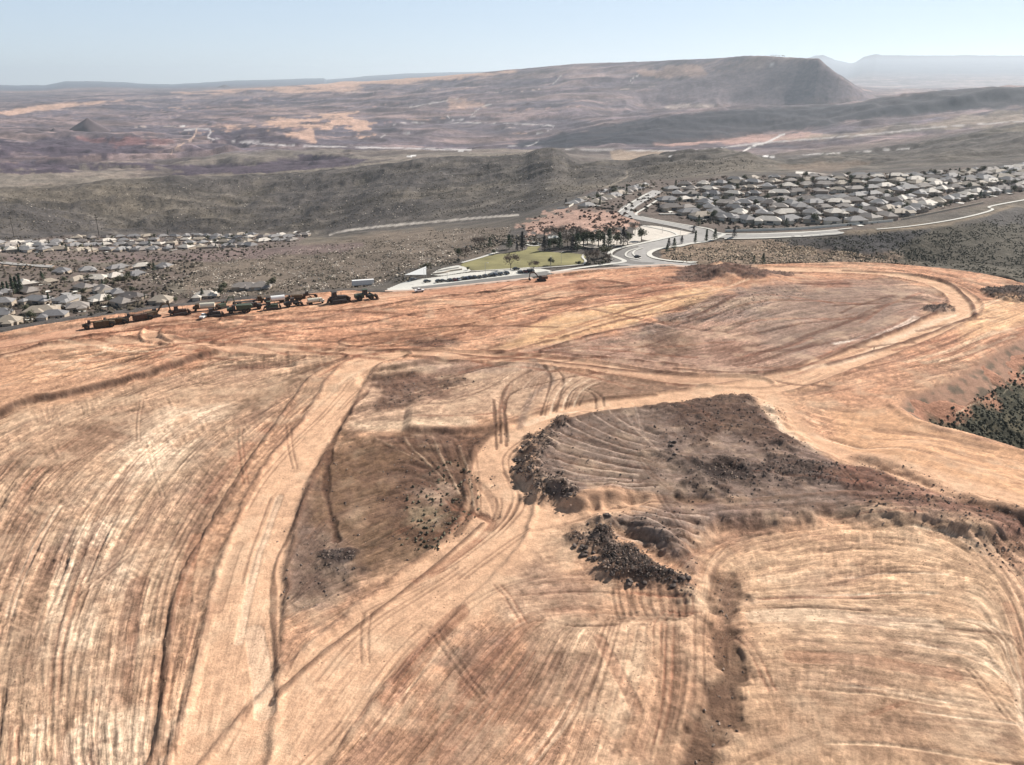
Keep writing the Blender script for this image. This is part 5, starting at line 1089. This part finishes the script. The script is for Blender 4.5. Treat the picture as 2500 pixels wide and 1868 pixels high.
def dozer(body=YEL):
    r = empty('bulldozer'); tracks(r, 5.6, 2.7)
    P(r, 'hood', body, lambda b: b.prism([(-.6, 1.0), (2.6, 1.0), (2.6, 2.1), (-.6, 2.4)], -.8, .8)); P(r, 'chassis', body, lambda b: b.box(-2.6, -.62, -1.1, 1.1, .9, 2.0)); P(r, 'cab', YDK, lambda b: b.box(-2.0, -.5, -.85, .85, 2.02, 3.6, .15, .1))
    P(r, 'cab_roof', body, lambda b: b.box(-2.15, -.35, -.95, .95, 3.62, 3.78)); P(r, 'blade', RST, lambda b: b.prism([(3.5, .1), (3.9, .1), (3.6, .8), (3.8, 1.6), (3.4, 1.6), (3.3, .8)], -2.1, 2.1)); P(r, 'push_arm', YDK, lambda b: [b.box(.5, 3.4, s*1.85-.12, s*1.85+.12, .45, .75) for s in (-1, 1)])
    P(r, 'ripper', YDK, lambda b: b.prism([(-3.9, .3), (-3.6, .3), (-3.3, 1.7), (-2.6, 1.7), (-2.6, 1.3), (-3.5, 1.2)], -.5, .5)); P(r, 'exhaust_stack', YDK, lambda b: b.bar((1.2, 0, 2.2), (1.2, 0, 3.4), .09)); return r
def excavator(body=YEL, reach=0):
    r = empty('excavator'); tracks(r, 5.0, 2.6, 1.0)
    P(r, 'upper_body', body, lambda b: b.box(-2.7, 1.2, -1.4, 1.4, 1.15, 2.5, .1, .05)); P(r, 'cab', YDK, lambda b: b.box(.1, 1.7, .4, 1.4, 1.4, 3.1, .15, .05)); P(r, 'counterweight', RST, lambda b: b.box(-3.3, -2.72, -1.35, 1.35, 1.2, 2.4, .05, .1))
    P(r, 'boom', body, lambda b: b.prism([(1.0, 1.7), (1.5, 1.5), (4.0, 4.4), (6.2, 4.2), (6.2, 4.7), (3.8, 5.1)], -.45, .05)); P(r, 'stick', body, lambda b: b.prism([(5.9, 4.9), (6.5, 4.6), (6.9, 1.7), (6.6, 1.7)], -.4, 0))
    P(r, 'bucket', YDK, lambda b: b.prism([(6.4, 1.8), (7.1, 1.7), (7.0, .6), (6.3, .3), (5.8, .8)], -.8, .4)); return r
def dumper(body=YEL):
    r = empty('dump_truck'); P(r, 'hood', body, lambda b: b.prism([(3.0, 1.2), (5.0, 1.2), (5.0, 2.2), (3.0, 2.6)], -1.1, 1.1)); P(r, 'cab', YDK, lambda b: b.box(1.6, 2.98, -1.0, 1.0, 1.4, 3.4, .12, .12)); P(r, 'frame', YDK, lambda b: b.box(-4.6, 3.0, -.5, .5, .9, 1.35))
    P(r, 'dump_bed', body, lambda b: b.prism([(-5.2, 2.3), (-4.2, 1.5), (1.2, 1.5), (1.4, 3.3), (.9, 3.4), (-4.6, 3.2), (-5.3, 2.7)], -1.5, 1.5))
    for x in (3.6, -1.6, -3.4):
        for s in (-1.25, 1.25): wheel(r, x, s, .9, .6)
    return r
def water_truck(tank, cabm=WHT):
    r = empty('water_truck'); P(r, 'frame', YDK, lambda b: b.box(-4.8, 4.2, -.45, .45, .85, 1.15)); P(r, 'tank', tank, lambda b: b.cyl((-4.6, 0, 2.25), 0, 1.2, 6.2, 16)); P(r, 'cab', cabm, lambda b: b.prism([(2.0, 1.0), (4.6, 1.0), (4.6, 1.9), (3.7, 2.1), (3.4, 3.1), (2.0, 3.1)], -1.15, 1.15))
    P(r, 'windscreen', GLASS, lambda b: b.prism([(3.76, 2.15), (3.80, 2.16), (3.50, 3.0), (3.46, 3.0)], -1.0, 1.0)); P(r, 'rear_sprayer', YDK, lambda b: b.box(-5.3, -4.65, -1.0, 1.0, .6, 1.1))
    for x in (3.5, -2.6, -3.8):
        for s in (-1.05, 1.05): wheel(r, x, s, .52, .4)
    return r
def loader(body=YEL):
    r = empty('wheel_loader'); P(r, 'rear_body', body, lambda b: b.prism([(-4.0, 1.0), (-.6, 1.0), (-.6, 2.5), (-3.9, 2.3)], -1.2, 1.2)); P(r, 'cab', YDK, lambda b: b.box(-.9, .8, -.9, .9, 1.9, 3.9, .12, .1)); P(r, 'cab_roof', body, lambda b: b.box(-1.0, .9, -1.0, 1.0, 3.92, 4.05)); P(r, 'front_frame', YDK, lambda b: b.box(.3, 2.6, -.7, .7, .9, 1.8))
    P(r, 'lift_arm', body, lambda b: [b.prism([(1.6, 2.2), (2.0, 2.5), (4.3, 1.0), (4.1, .6)], s*.8-.12, s*.8+.12) for s in (-1, 1)]); P(r, 'bucket', RST, lambda b: b.prism([(4.0, .3), (5.3, .2), (4.6, .7), (4.5, 1.6), (4.0, 1.4)], -1.6, 1.6))
    for x in (-2.4, 2.0):
        for s in (-1.25, 1.25): wheel(r, x, s, 1.0, .65)
    return r
def flatbed(cabm):
    r = empty('flatbed_truck'); P(r, 'deck', YDK, lambda b: b.box(-7.0, 3.2, -1.25, 1.25, 1.15, 1.4)); P(r, 'cab', cabm, lambda b: b.prism([(3.4, .9), (6.4, .9), (6.4, 2.0), (5.4, 2.1), (5.1, 3.2), (3.4, 3.2)], -1.2, 1.2)); P(r, 'headboard', YDK, lambda b: b.box(2.8, 2.95, -1.2, 1.2, 1.42, 2.4))
    P(r, 'windscreen', GLASS, lambda b: b.prism([(5.46, 2.15), (5.50, 2.15), (5.2, 3.1), (5.16, 3.1)], -1.05, 1.05))
    for x in (5.2, 1.6, -4.6, -5.8):
        for s in (-1.1, 1.1): wheel(r, x, s, .52, .4)
    return r
def pickup():
    r = empty('pickup_truck'); P(r, 'body', WHT, lambda b: b.prism([(-2.8, .5), (2.8, .5), (2.8, 1.1), (.9, 1.25), (-2.8, 1.25)], -.95, .95)); P(r, 'cabin', GLASS, lambda b: b.prism([(1.2, 1.26), (.5, 1.9), (-.8, 1.9), (-.9, 1.26)], -.85, .85)); P(r, 'roof_panel', WHT, lambda b: b.box(-.8, .5, -.82, .82, 1.91, 1.97))
    for x in (1.8, -1.8):
        for s in (-.85, .85): wheel(r, x, s, .4, .28)
    return r
def grader(body=YEL):
    r = empty('motor_grader'); P(r, 'rear_body', body, lambda b: b.box(-4.5, -1.2, -.9, .9, 1.1, 2.4, .05, .05)); P(r, 'cab', YDK, lambda b: b.box(-1.18, .3, -.8, .8, 1.3, 3.4, .1, .1)); P(r, 'front_frame', body, lambda b: b.prism([(.3, 1.6), (.3, 2.1), (4.4, 1.6), (4.6, 1.0), (4.2, 1.1)], -.2, .2)); P(r, 'blade', RST, lambda b: b.box(1.2, 1.5, -2.0, 2.0, .2, .9))
    for x in (-3.8, -2.2, 4.2):
        for s in (-1.0, 1.0): wheel(r, x, s, .7, .45)
    return r
def place(r, u, v, yaw, lab, cat, sc=1.0, dz=0.0, onB=False):
    if onB: x, y, z = at(u, v, 340)
    else: x, y = (float(c) for c in on_plane(u, v)); z = ground_a(x, y)+.05
    r.location = (x, y, z+dz); r.rotation_euler = (0, 0, R(yaw)); r.scale = (sc*1.1,)*3; r['label'] = lab; r['category'] = cat; r['group'] = 'machines parked along the site edge'; return r
Y0 = 25.0      # the row runs up to the right
place(scraper(), 243, 800, Y0+182, 'dark scraper at the far left end of the machine row', 'scraper', .9)
place(scraper(), 278, 791, Y0+178, 'scraper right behind the leftmost one, cab to the left', 'scraper', .8)
place(scraper(RST), 338, 783, Y0+180, 'rusty dark scraper left of the raised excavator boom', 'scraper', .9)
place(excavator(), 376, 776, Y0+20, 'excavator beside the rusty scraper, bucket to the right', 'excavator', 1.15)
place(dozer(RST), 440, 770, Y0+10, 'small brown bulldozer standing alone right of the first excavator', 'bulldozer', 1.15)
place(water_truck(CRM, YEL), 499, 760, Y0+170, 'cream-tanked water truck nearest the left scrapers', 'water truck', 1.05)
place(dozer(YDK), 524, 774, Y0+5, 'low black bulldozer in front, beside the white pickup', 'bulldozer', 1.05)
place(pickup(), 499, 778, Y0+60, 'white pickup beside the low black bulldozer', 'pickup truck')
place(excavator(GRN_), 545, 754, Y0+30, 'dark green excavator in the back row', 'excavator', .95)
place(dumper(GRN_), 586, 766, Y0+178, 'dark green dump truck, left one of the pair side by side', 'dump truck', 1.1)
place(dumper(YDK), 613, 757, Y0+5, 'blackish dump truck, right one of the pair side by side', 'dump truck', 1.0)
place(flatbed(YEL), 612, 742, Y0+0, 'long flatbed truck with yellow cab in the back row', 'flatbed truck')
place(water_truck(WHT, YDK), 671, 741, Y0+180, 'white-tanked water truck in the back row', 'water truck', 1.05)
place(dozer(GRN_), 665, 757, Y0+0, 'dark olive bulldozer in front of the white-tanked water truck', 'bulldozer', 1.05)
place(loader(YDK), 715, 750, Y0+5, 'black wheel loader in the middle of the row', 'wheel loader', 1.0)
place(dumper(YEL), 718, 735, Y0+175, 'yellow dump truck behind the black wheel loader', 'dump truck', .85)
place(grader(RST), 752, 728, Y0+5, 'rusty motor grader at the back near the red dirt heap', 'motor grader', .95)
place(water_truck(CRM, CRM), 772, 744, Y0+0, 'short cream water truck at the front right of the row', 'water truck', .85)
place(dozer(YDK), 826, 740, Y0+8, 'large dark bulldozer second from the right end', 'bulldozer', 1.45)
place(loader(GRN_), 892, 733, Y0+0, 'large dark green wheel loader at the right end of the row', 'wheel loader', 1.3)
place(excavator(RST), 1322, 686, Y0+165, 'red-brown excavator at the corner of the car park', 'excavator', 1.0)['group'] = 'machines at the car park corner'
place(pickup(), 1024, 713, Y0, 'white pickup on the dirt just below the left of the car park', 'pickup truck', .9)['group'] = 'machines at the car park corner'
r = empty('box_trailer'); P(r, 'box', WHT, lambda b: b.box(-6.6, 6.6, -1.3, 1.3, 1.2, 4.2)); P(r, 'undercarriage', YDK, lambda b: b.box(-5.5, 5.5, -.5, .5, .8, 1.18)); P(r, 'landing_leg', YDK, lambda b: b.box(3.4, 3.7, -.9, .9, .0, .8)); P(r, 'rear_door', mat('trailer_panel', (.55, .5, .52), .6), lambda b: b.box(-6.66, -6.61, -1.2, 1.2, 1.3, 4.1))
for x in (-5, -3.9):
    for s in (-1.1, 1.1): wheel(r, x, s, .5, .35)
place(r, 887, 700, Y0-8, 'white box trailer parked on the slope above the machines', 'trailer', 1.0, 0, True)

# person walking on the haul road
import bmesh
def skin_body(name, joints, edges, m, parent=None, sub=1):
    me = bpy.data.meshes.new(name); me.from_pydata([j[:3] for j in joints], edges, []); o = bpy.data.objects.new(name, me); COL.objects.link(o)
    md = o.modifiers.new('skin', 'SKIN'); md.use_smooth_shade = True
    for i, j in enumerate(joints): me.skin_vertices[0].data[i].radius = (j[3], j[4] if len(j) > 4 else j[3])
    me.skin_vertices[0].data[0].use_root = True
    s = o.modifiers.new('sub', 'SUBSURF'); s.levels = sub; s.render_levels = sub
    me.materials.append(m)
    if parent: o.parent = parent
    return o
x, y = (float(c) for c in on_plane(2133, 856)); pr = empty('person', (x, y, ground_a(x, y)+.05), 2.2); tag(pr, 'lone person in dark clothes walking on the haul road at the right', 'person')
J = [(0, 0, .98, .15, .11), (0, 0, 1.25, .15, .11), (0, 0, 1.46, .12, .09), (0, 0, 1.56, .055), (0, .01, 1.68, .09, .1), (0, .01, 1.76, .07, .08),
     (-.2, 0, 1.44, .055), (-.27, .04, 1.16, .042), (-.25, .16, .93, .032), (.2, 0, 1.44, .055), (.27, -.04, 1.16, .042), (.25, .02, .92, .032),
     (-.1, .02, .9, .095), (-.11, .16, .5, .06), (-.11, .12, .08, .04), (-.11, .28, .04, .035), (.1, -.02, .9, .095), (.11, -.06, .5, .06), (.11, -.26, .10, .04), (.11, -.14, .04, .035)]
E = [(0, 1), (1, 2), (2, 3), (3, 4), (4, 5), (2, 6), (6, 7), (7, 8), (2, 9), (9, 10), (10, 11), (0, 12), (12, 13), (13, 14), (14, 15), (0, 16), (16, 17), (17, 18), (18, 19)]
skin_body('body', J, E, mat('dark_cloth', (.035, .033, .035), .9), pr)
h = MB(); h.cyl((0, .01, 1.74), 2, .11, .09, 12, .07); h.build('hat', mat('dark_hat', (.05, .045, .04), .8), pr)

# ================================================================== LOOSE ROCK AND SCRUB
OCT = np.array([(1, 0, 0), (0, 1, 0), (-1, 0, 0), (0, -1, 0), (0, 0, 1), (0, 0, -.6), (.7, .7, .5), (-.7, -.6, .6)], float)
OF = np.array([(0, 6, 4), (6, 1, 4), (1, 2, 4), (2, 7, 4), (7, 3, 4), (3, 0, 4), (0, 1, 6), (2, 3, 7), (1, 0, 5), (2, 1, 5), (3, 2, 5), (0, 3, 5)])
def scatter(name, pos, size, m, squash=.75, kind='stuff', seed=3):
    r = np.random.default_rng(seed); pos = np.asarray(pos, float); n = len(pos); size = np.asarray(size, float).reshape(n, 1, 1)
    a = r.random(n)*6.283; V = OCT[None]*(.7+.6*r.random((n, 8, 1)))*np.array([1, 1, squash]); c, s = np.cos(a)[:, None], np.sin(a)[:, None]
    V = np.stack([V[..., 0]*c-V[..., 1]*s, V[..., 0]*s+V[..., 1]*c, V[..., 2]], -1)*size+pos[:, None, :]
    F = (OF[None]+8*np.arange(n)[:, None, None]).reshape(-1, 3); o = mesh_np(name, V.reshape(-1, 3), F, m, False)
    return tag(o, kind=kind)
ROCKM = mat('basalt_rubble', (.115, .088, .075), .9, var=.45, scale=1.5); CLOD = mat('clay_clods', (.30, .19, .125), .95, var=.35, scale=.9)
SCR = mat('desert_scrub', (.118, .10, .075), .95, var=.45, scale=.12); SCR2 = mat('grey_green_scrub', (.072, .070, .048), .95, var=.45, scale=.3); PST = mat('pale_stone', (.62, .54, .45), .9, var=.25, scale=.5)
w = (np.clip(RGH, 0, 1)**2*(GV > 640)*(GV < 1960)*(GU > -200)*(GU < 2700)).ravel(); w /= w.sum(); ii = rng.choice(w.size, 20000, p=w)
px = AX.ravel()[ii]+rng.normal(size=len(ii))*.5; py = AY.ravel()[ii]+rng.normal(size=len(ii))*.5; sz = .06+.34*rng.random(len(ii))**4+CW.ravel()[ii]*.10
Q = np.stack([px, py, HA.ravel()[ii]+sz*.1], -1); kq = rng.random(len(ii)) < .6
scatter('basalt_rubble', Q[kq], sz[kq], ROCKM); scatter('brown_rubble', Q[~kq], sz[~kq], mat('brown_rubble', (.24, .175, .135), .9, var=.4, scale=1.2), seed=4)
ii = rng.choice(w.size, 9000, p=(lambda q: q/q.sum())(((GV > 700)*(GU > -200)*(GU < 2700)*STK*np.clip(.3+nb*3, 0.02, 2)).ravel())); sz = .04+.13*rng.random(len(ii))**2+CW.ravel()[ii]*.2
scatter('clay_clods', np.stack([AX.ravel()[ii], AY.ravel()[ii], HA.ravel()[ii]], -1), sz, CLOD, .6)
# larger boulders one by one along the rubble rim and at the foot of the heap
bpts = []
for pts, n in (([(1262, 1150), (1270, 1120), (1300, 1085), (1340, 1060)], 16), ([(1262, 1150), (1300, 1185), (1340, 1225), (1400, 1243)], 14), ([(1386, 1325), (1440, 1360), (1490, 1412), (1560, 1430), (1640, 1436), (1688, 1418)], 22), ([(1500, 1290), (1470, 1285), (1440, 1305)], 6), ([(1600, 1060), (1630, 1100), (1650, 1140)], 8)):
    for q in range(n):
        t = rng.random()*(len(pts)-1); k = int(t); f = t-k; bpts.append((pts[k][0]*(1-f)+pts[k+1][0]*f+rng.normal()*7, pts[k][1]*(1-f)+pts[k+1][1]*f+rng.normal()*4))
bm_ = []
for s in range(4):
    b = bmesh.new(); bmesh.ops.create_icosphere(b, subdivisions=2, radius=1.0); rg = np.random.default_rng(s)
    for v_ in b.verts:
        c_ = v_.co; k = .8+.5*float(fbm(np.array(c_.x*1.3+s*5), np.array(c_.y*1.3+c_.z*1.7), 3, s)); c_ *= k; c_.z *= .7
    me = bpy.data.meshes.new('boulder'); b.to_mesh(me); b.free(); me.materials.append(ROCKM); bm_.append(me)
for i, (u, v) in enumerate(bpts):
    x, y = (float(c) for c in on_plane(u, v)); o = bpy.data.objects.new('boulder', bm_[i % 4]); COL.objects.link(o); s = rng.uniform(.5, 1.0); o.location = (x, y, ground_a(x, y)+s*.3); o.scale = (s, s*rng.uniform(.8, 1.2), s*rng.uniform(.8, 1.2)); o.rotation_euler = (0, 0, rng.random()*6)
    tag(o, 'blackish boulder lying loose along the rim of the dark rubble heaps', 'boulder', 'boulders along the rubble heaps')
def field(poly, n, lo, hi, rseed, lo_r=340, prob=None):
    r = np.random.default_rng(rseed); us = [p[0] for p in poly]; vs = [p[1] for p in poly]; out = []; sz = []
    U = r.uniform(min(us), max(us), n*3); V_ = r.uniform(min(vs), max(vs), n*3); k = inside(U, V_, poly); U, V_ = U[k][:n], V_[k][:n]
    if prob: nn = fbm(U/22, V_/7, 3, rseed)+.5; kk = nn > prob; U, V_ = U[kk], V_[kk]
    for u, v in zip(U, V_):
        x, y, z = at(u, v, lo_r); s = r.uniform(lo, hi); out.append((x, y, z+s*.2)); sz.append(s)
    return out, sz
SL = [(340, 650), (500, 635), (800, 596), (1000, 565), (1250, 552), (1240, 600), (1120, 636), (1000, 665), (930, 698), (700, 716), (480, 733), (380, 715)]
p, s = field(SL, 9000, .3, .85, 5, prob=.44); scatter('scrub', p, s, SCR, .8)
p, s = field(SL, 3400, .35, .85, 6, prob=.55); scatter('pale_stones', p, s, PST, .7)
HILLP = [(0, 470), (420, 440), (800, 420), (1130, 388), (1350, 362), (1420, 405), (1600, 392), (1800, 385), (1900, 405), (1700, 430), (1500, 450), (1300, 515), (1100, 530), (800, 560), (0, 568)]
p, s = field(HILLP, 7500, .5, 1.4, 7, 900); scatter('scrub', p, s, SCR, .6)
p, s = field(HILLP, 1500, .5, 1.3, 8, 900, .6); scatter('pale_stones', p, s, PST, .5)
GU1 = [(1620, 612), (1760, 590), (2000, 582), (2160, 566), (2280, 560), (2400, 540), (2560, 510), (2560, 690), (2300, 650), (2050, 638), (1800, 645), (1640, 640)]
p, s = field(GU1, 9000, .25, .65, 9, prob=.38); scatter('scrub', p, s, SCR2, .8)
p, s = field([(1620, 618), (1760, 596), (1960, 600), (2120, 622), (2200, 645), (1900, 642), (1740, 648), (1640, 640)], 3800, .35, .9, 10, prob=.45); scatter('pale_stones', p, s, mat('tan_stone', (.50, .38, .27), .9, var=.25, scale=.5), .7)
PK = [(1262, 556), (1310, 530), (1390, 512), (1440, 504), (1540, 522), (1556, 545), (1500, 558), (1380, 560), (1300, 576)]
p, s = field(PK, 420, .5, 1.9, 12, prob=.42); scatter('scrub', p, s, mat('dark_red_scrub', (.10, .06, .045), .9, var=.3, scale=.5), .8)
p, s = field([(1200, 575), (1300, 575), (1420, 585), (1340, 600), (1220, 600), (1100, 625)], 500, .5, 1.3, 13); scatter('scrub', p, s, SCR, .8)
p, s = field([(1430, 622), (1490, 606), (1500, 640), (1430, 650)], 160, .4, 1.0, 14); scatter('scrub', p, s, SCR, .8)
p, s = field([(1000, 690), (1010, 668), (1060, 655), (1130, 640), (1120, 632), (1020, 655), (960, 690)], 300, .4, 1.0, 16); scatter('scrub', p, s, SCR, .8)
for poly, n, sd_ in (([(0, 640), (500, 640), (420, 740), (300, 760), (0, 800)], 1500, 15), ([(1400, 510), (1560, 442), (1900, 436), (2560, 402), (2560, 455), (2300, 505), (2130, 548), (1800, 565), (1680, 540), (1600, 520)], 2600, 17), ([(0, 578), (760, 570), (720, 600), (500, 640), (0, 640)], 1500, 18)):
    p, s = field(poly, int(n*.8), .7, 2.0, sd_); scatter('garden_shrubs', p, s, mat('garden_shrubs', (.075, .062, .045), .95, var=.4, scale=.3), .8)
# canyon brush below the right-hand edge
p = []; s = []; r = np.random.default_rng(20); cmn = (can > 4) & (dP > 9+r.random(dP.shape)*12) & (RG < 480) & (BU < 2800); ci = np.nonzero(cmn.ravel())[0]; ci = r.choice(ci, min(len(ci), 6500))
for k in ci:
    x = BX.ravel()[k]+r.normal()*.8; y = BY.ravel()[k]+r.normal()*.8; q = r.uniform(.2, .75); p.append((x, y, ground_b(x, y)+q*.2)); s.append(q)
scatter('canyon_brush', p, s, SCR2, .85)
k = inside(*(lambda: (GU[::3, ::3], GV[::3, ::3]))(), [(990, 1180), (1110, 1110), (1180, 1170), (1180, 1250), (1080, 1350), (980, 1340)]); cand = np.nonzero(k.ravel())[0]; ii = r.choice(cand, 150)
gx, gy, gz = (a[::3, ::3].ravel()[ii] for a in (AX, AY, HA)); scatter('site_scrub', np.stack([gx, gy, gz+.2], -1), r.uniform(.2, .6, 150), mat('site_scrub', (.12, .105, .07), .95, var=.4, scale=.8), .8)
# little cone hills far off on the left, and the trees on the mesa top
for u, v, hw, hh, lab in ((197, 322, 46, 26, 0), (58, 324, 30, 7, 0), (128, 320, 8, 5, 0), (543, 214, 18, 6, 0)):
    x, y, z = at(u, v, 2000); d = math.hypot(x, y); sc = d/FPX; W_, H_ = hw*sc, hh*sc; n = 28; V = []; F = []
    for i in range(9):
        t = i/8
        for j in range(n):
            a = 2*math.pi*j/n; rad = W_*(1-t)**1.1*(1+.16*float(vnoise(np.array(math.cos(a)*2.2+5), np.array(math.sin(a)*2.2+t*2), 3))*2)+W_*.03
            V.append((x+math.cos(a)*rad, y+W_*.8+math.sin(a)*rad*.8, z-H_*.15+H_*1.15*t**.85))
    for i in range(8):
        for j in range(n): F.append((i*n+j, i*n+(j+1) % n, (i+1)*n+(j+1) % n, (i+1)*n+j))
    b = MB(); b.add(V, F+[tuple(range(8*n, 9*n))]); o = b.build('hill', mat('dark_cinder', (.10, .075, .08), .95, var=.25, scale=.01), smooth=True); tag(o, kind='structure')
random.seed(3)
for i, u in enumerate((1882, 1887, 1893, 1897, 1902, 1910, 1914)):
    a, e = azel(u, 141); j = int((float(a)-az_g[0])/(az_g[1]-az_g[0])); seg = np.nonzero((r_g > 6000) & (r_g < 9000))[0]; k = seg[np.argmax(((TB[:, j]-CAMZ)/r_g)[seg])]; rr_ = r_g[k]
    tree('round', rr_*math.sin(a), rr_*math.cos(a), float(TB[k, j]), random.uniform(9, 14), 'dark tree on the mesa crest, %s from the left of the seven' % ordn(i), 'tree', 'trees on the mesa crest', 3)

# ------------------------------------------------------------------ the air
hb = MB(); hb.box(-37000, 37000, -300, 42500, -480, 800)
hm = bpy.data.materials.new('air'); hm.use_nodes = True; ht = hm.node_tree
for n in list(ht.nodes): ht.nodes.remove(n)
ho = ht.nodes.new('ShaderNodeOutputMaterial'); hv = ht.nodes.new('ShaderNodeVolumePrincipled')
hv.inputs['Density'].default_value = 3.0e-5; hv.inputs['Color'].default_value = (.80, .90, 1.0, 1); hv.inputs['Anisotropy'].default_value = 0.35
ht.links.new(hv.outputs[0], ho.inputs['Volume'])
haze = hb.build('haze', hm); tag(haze, kind='stuff')
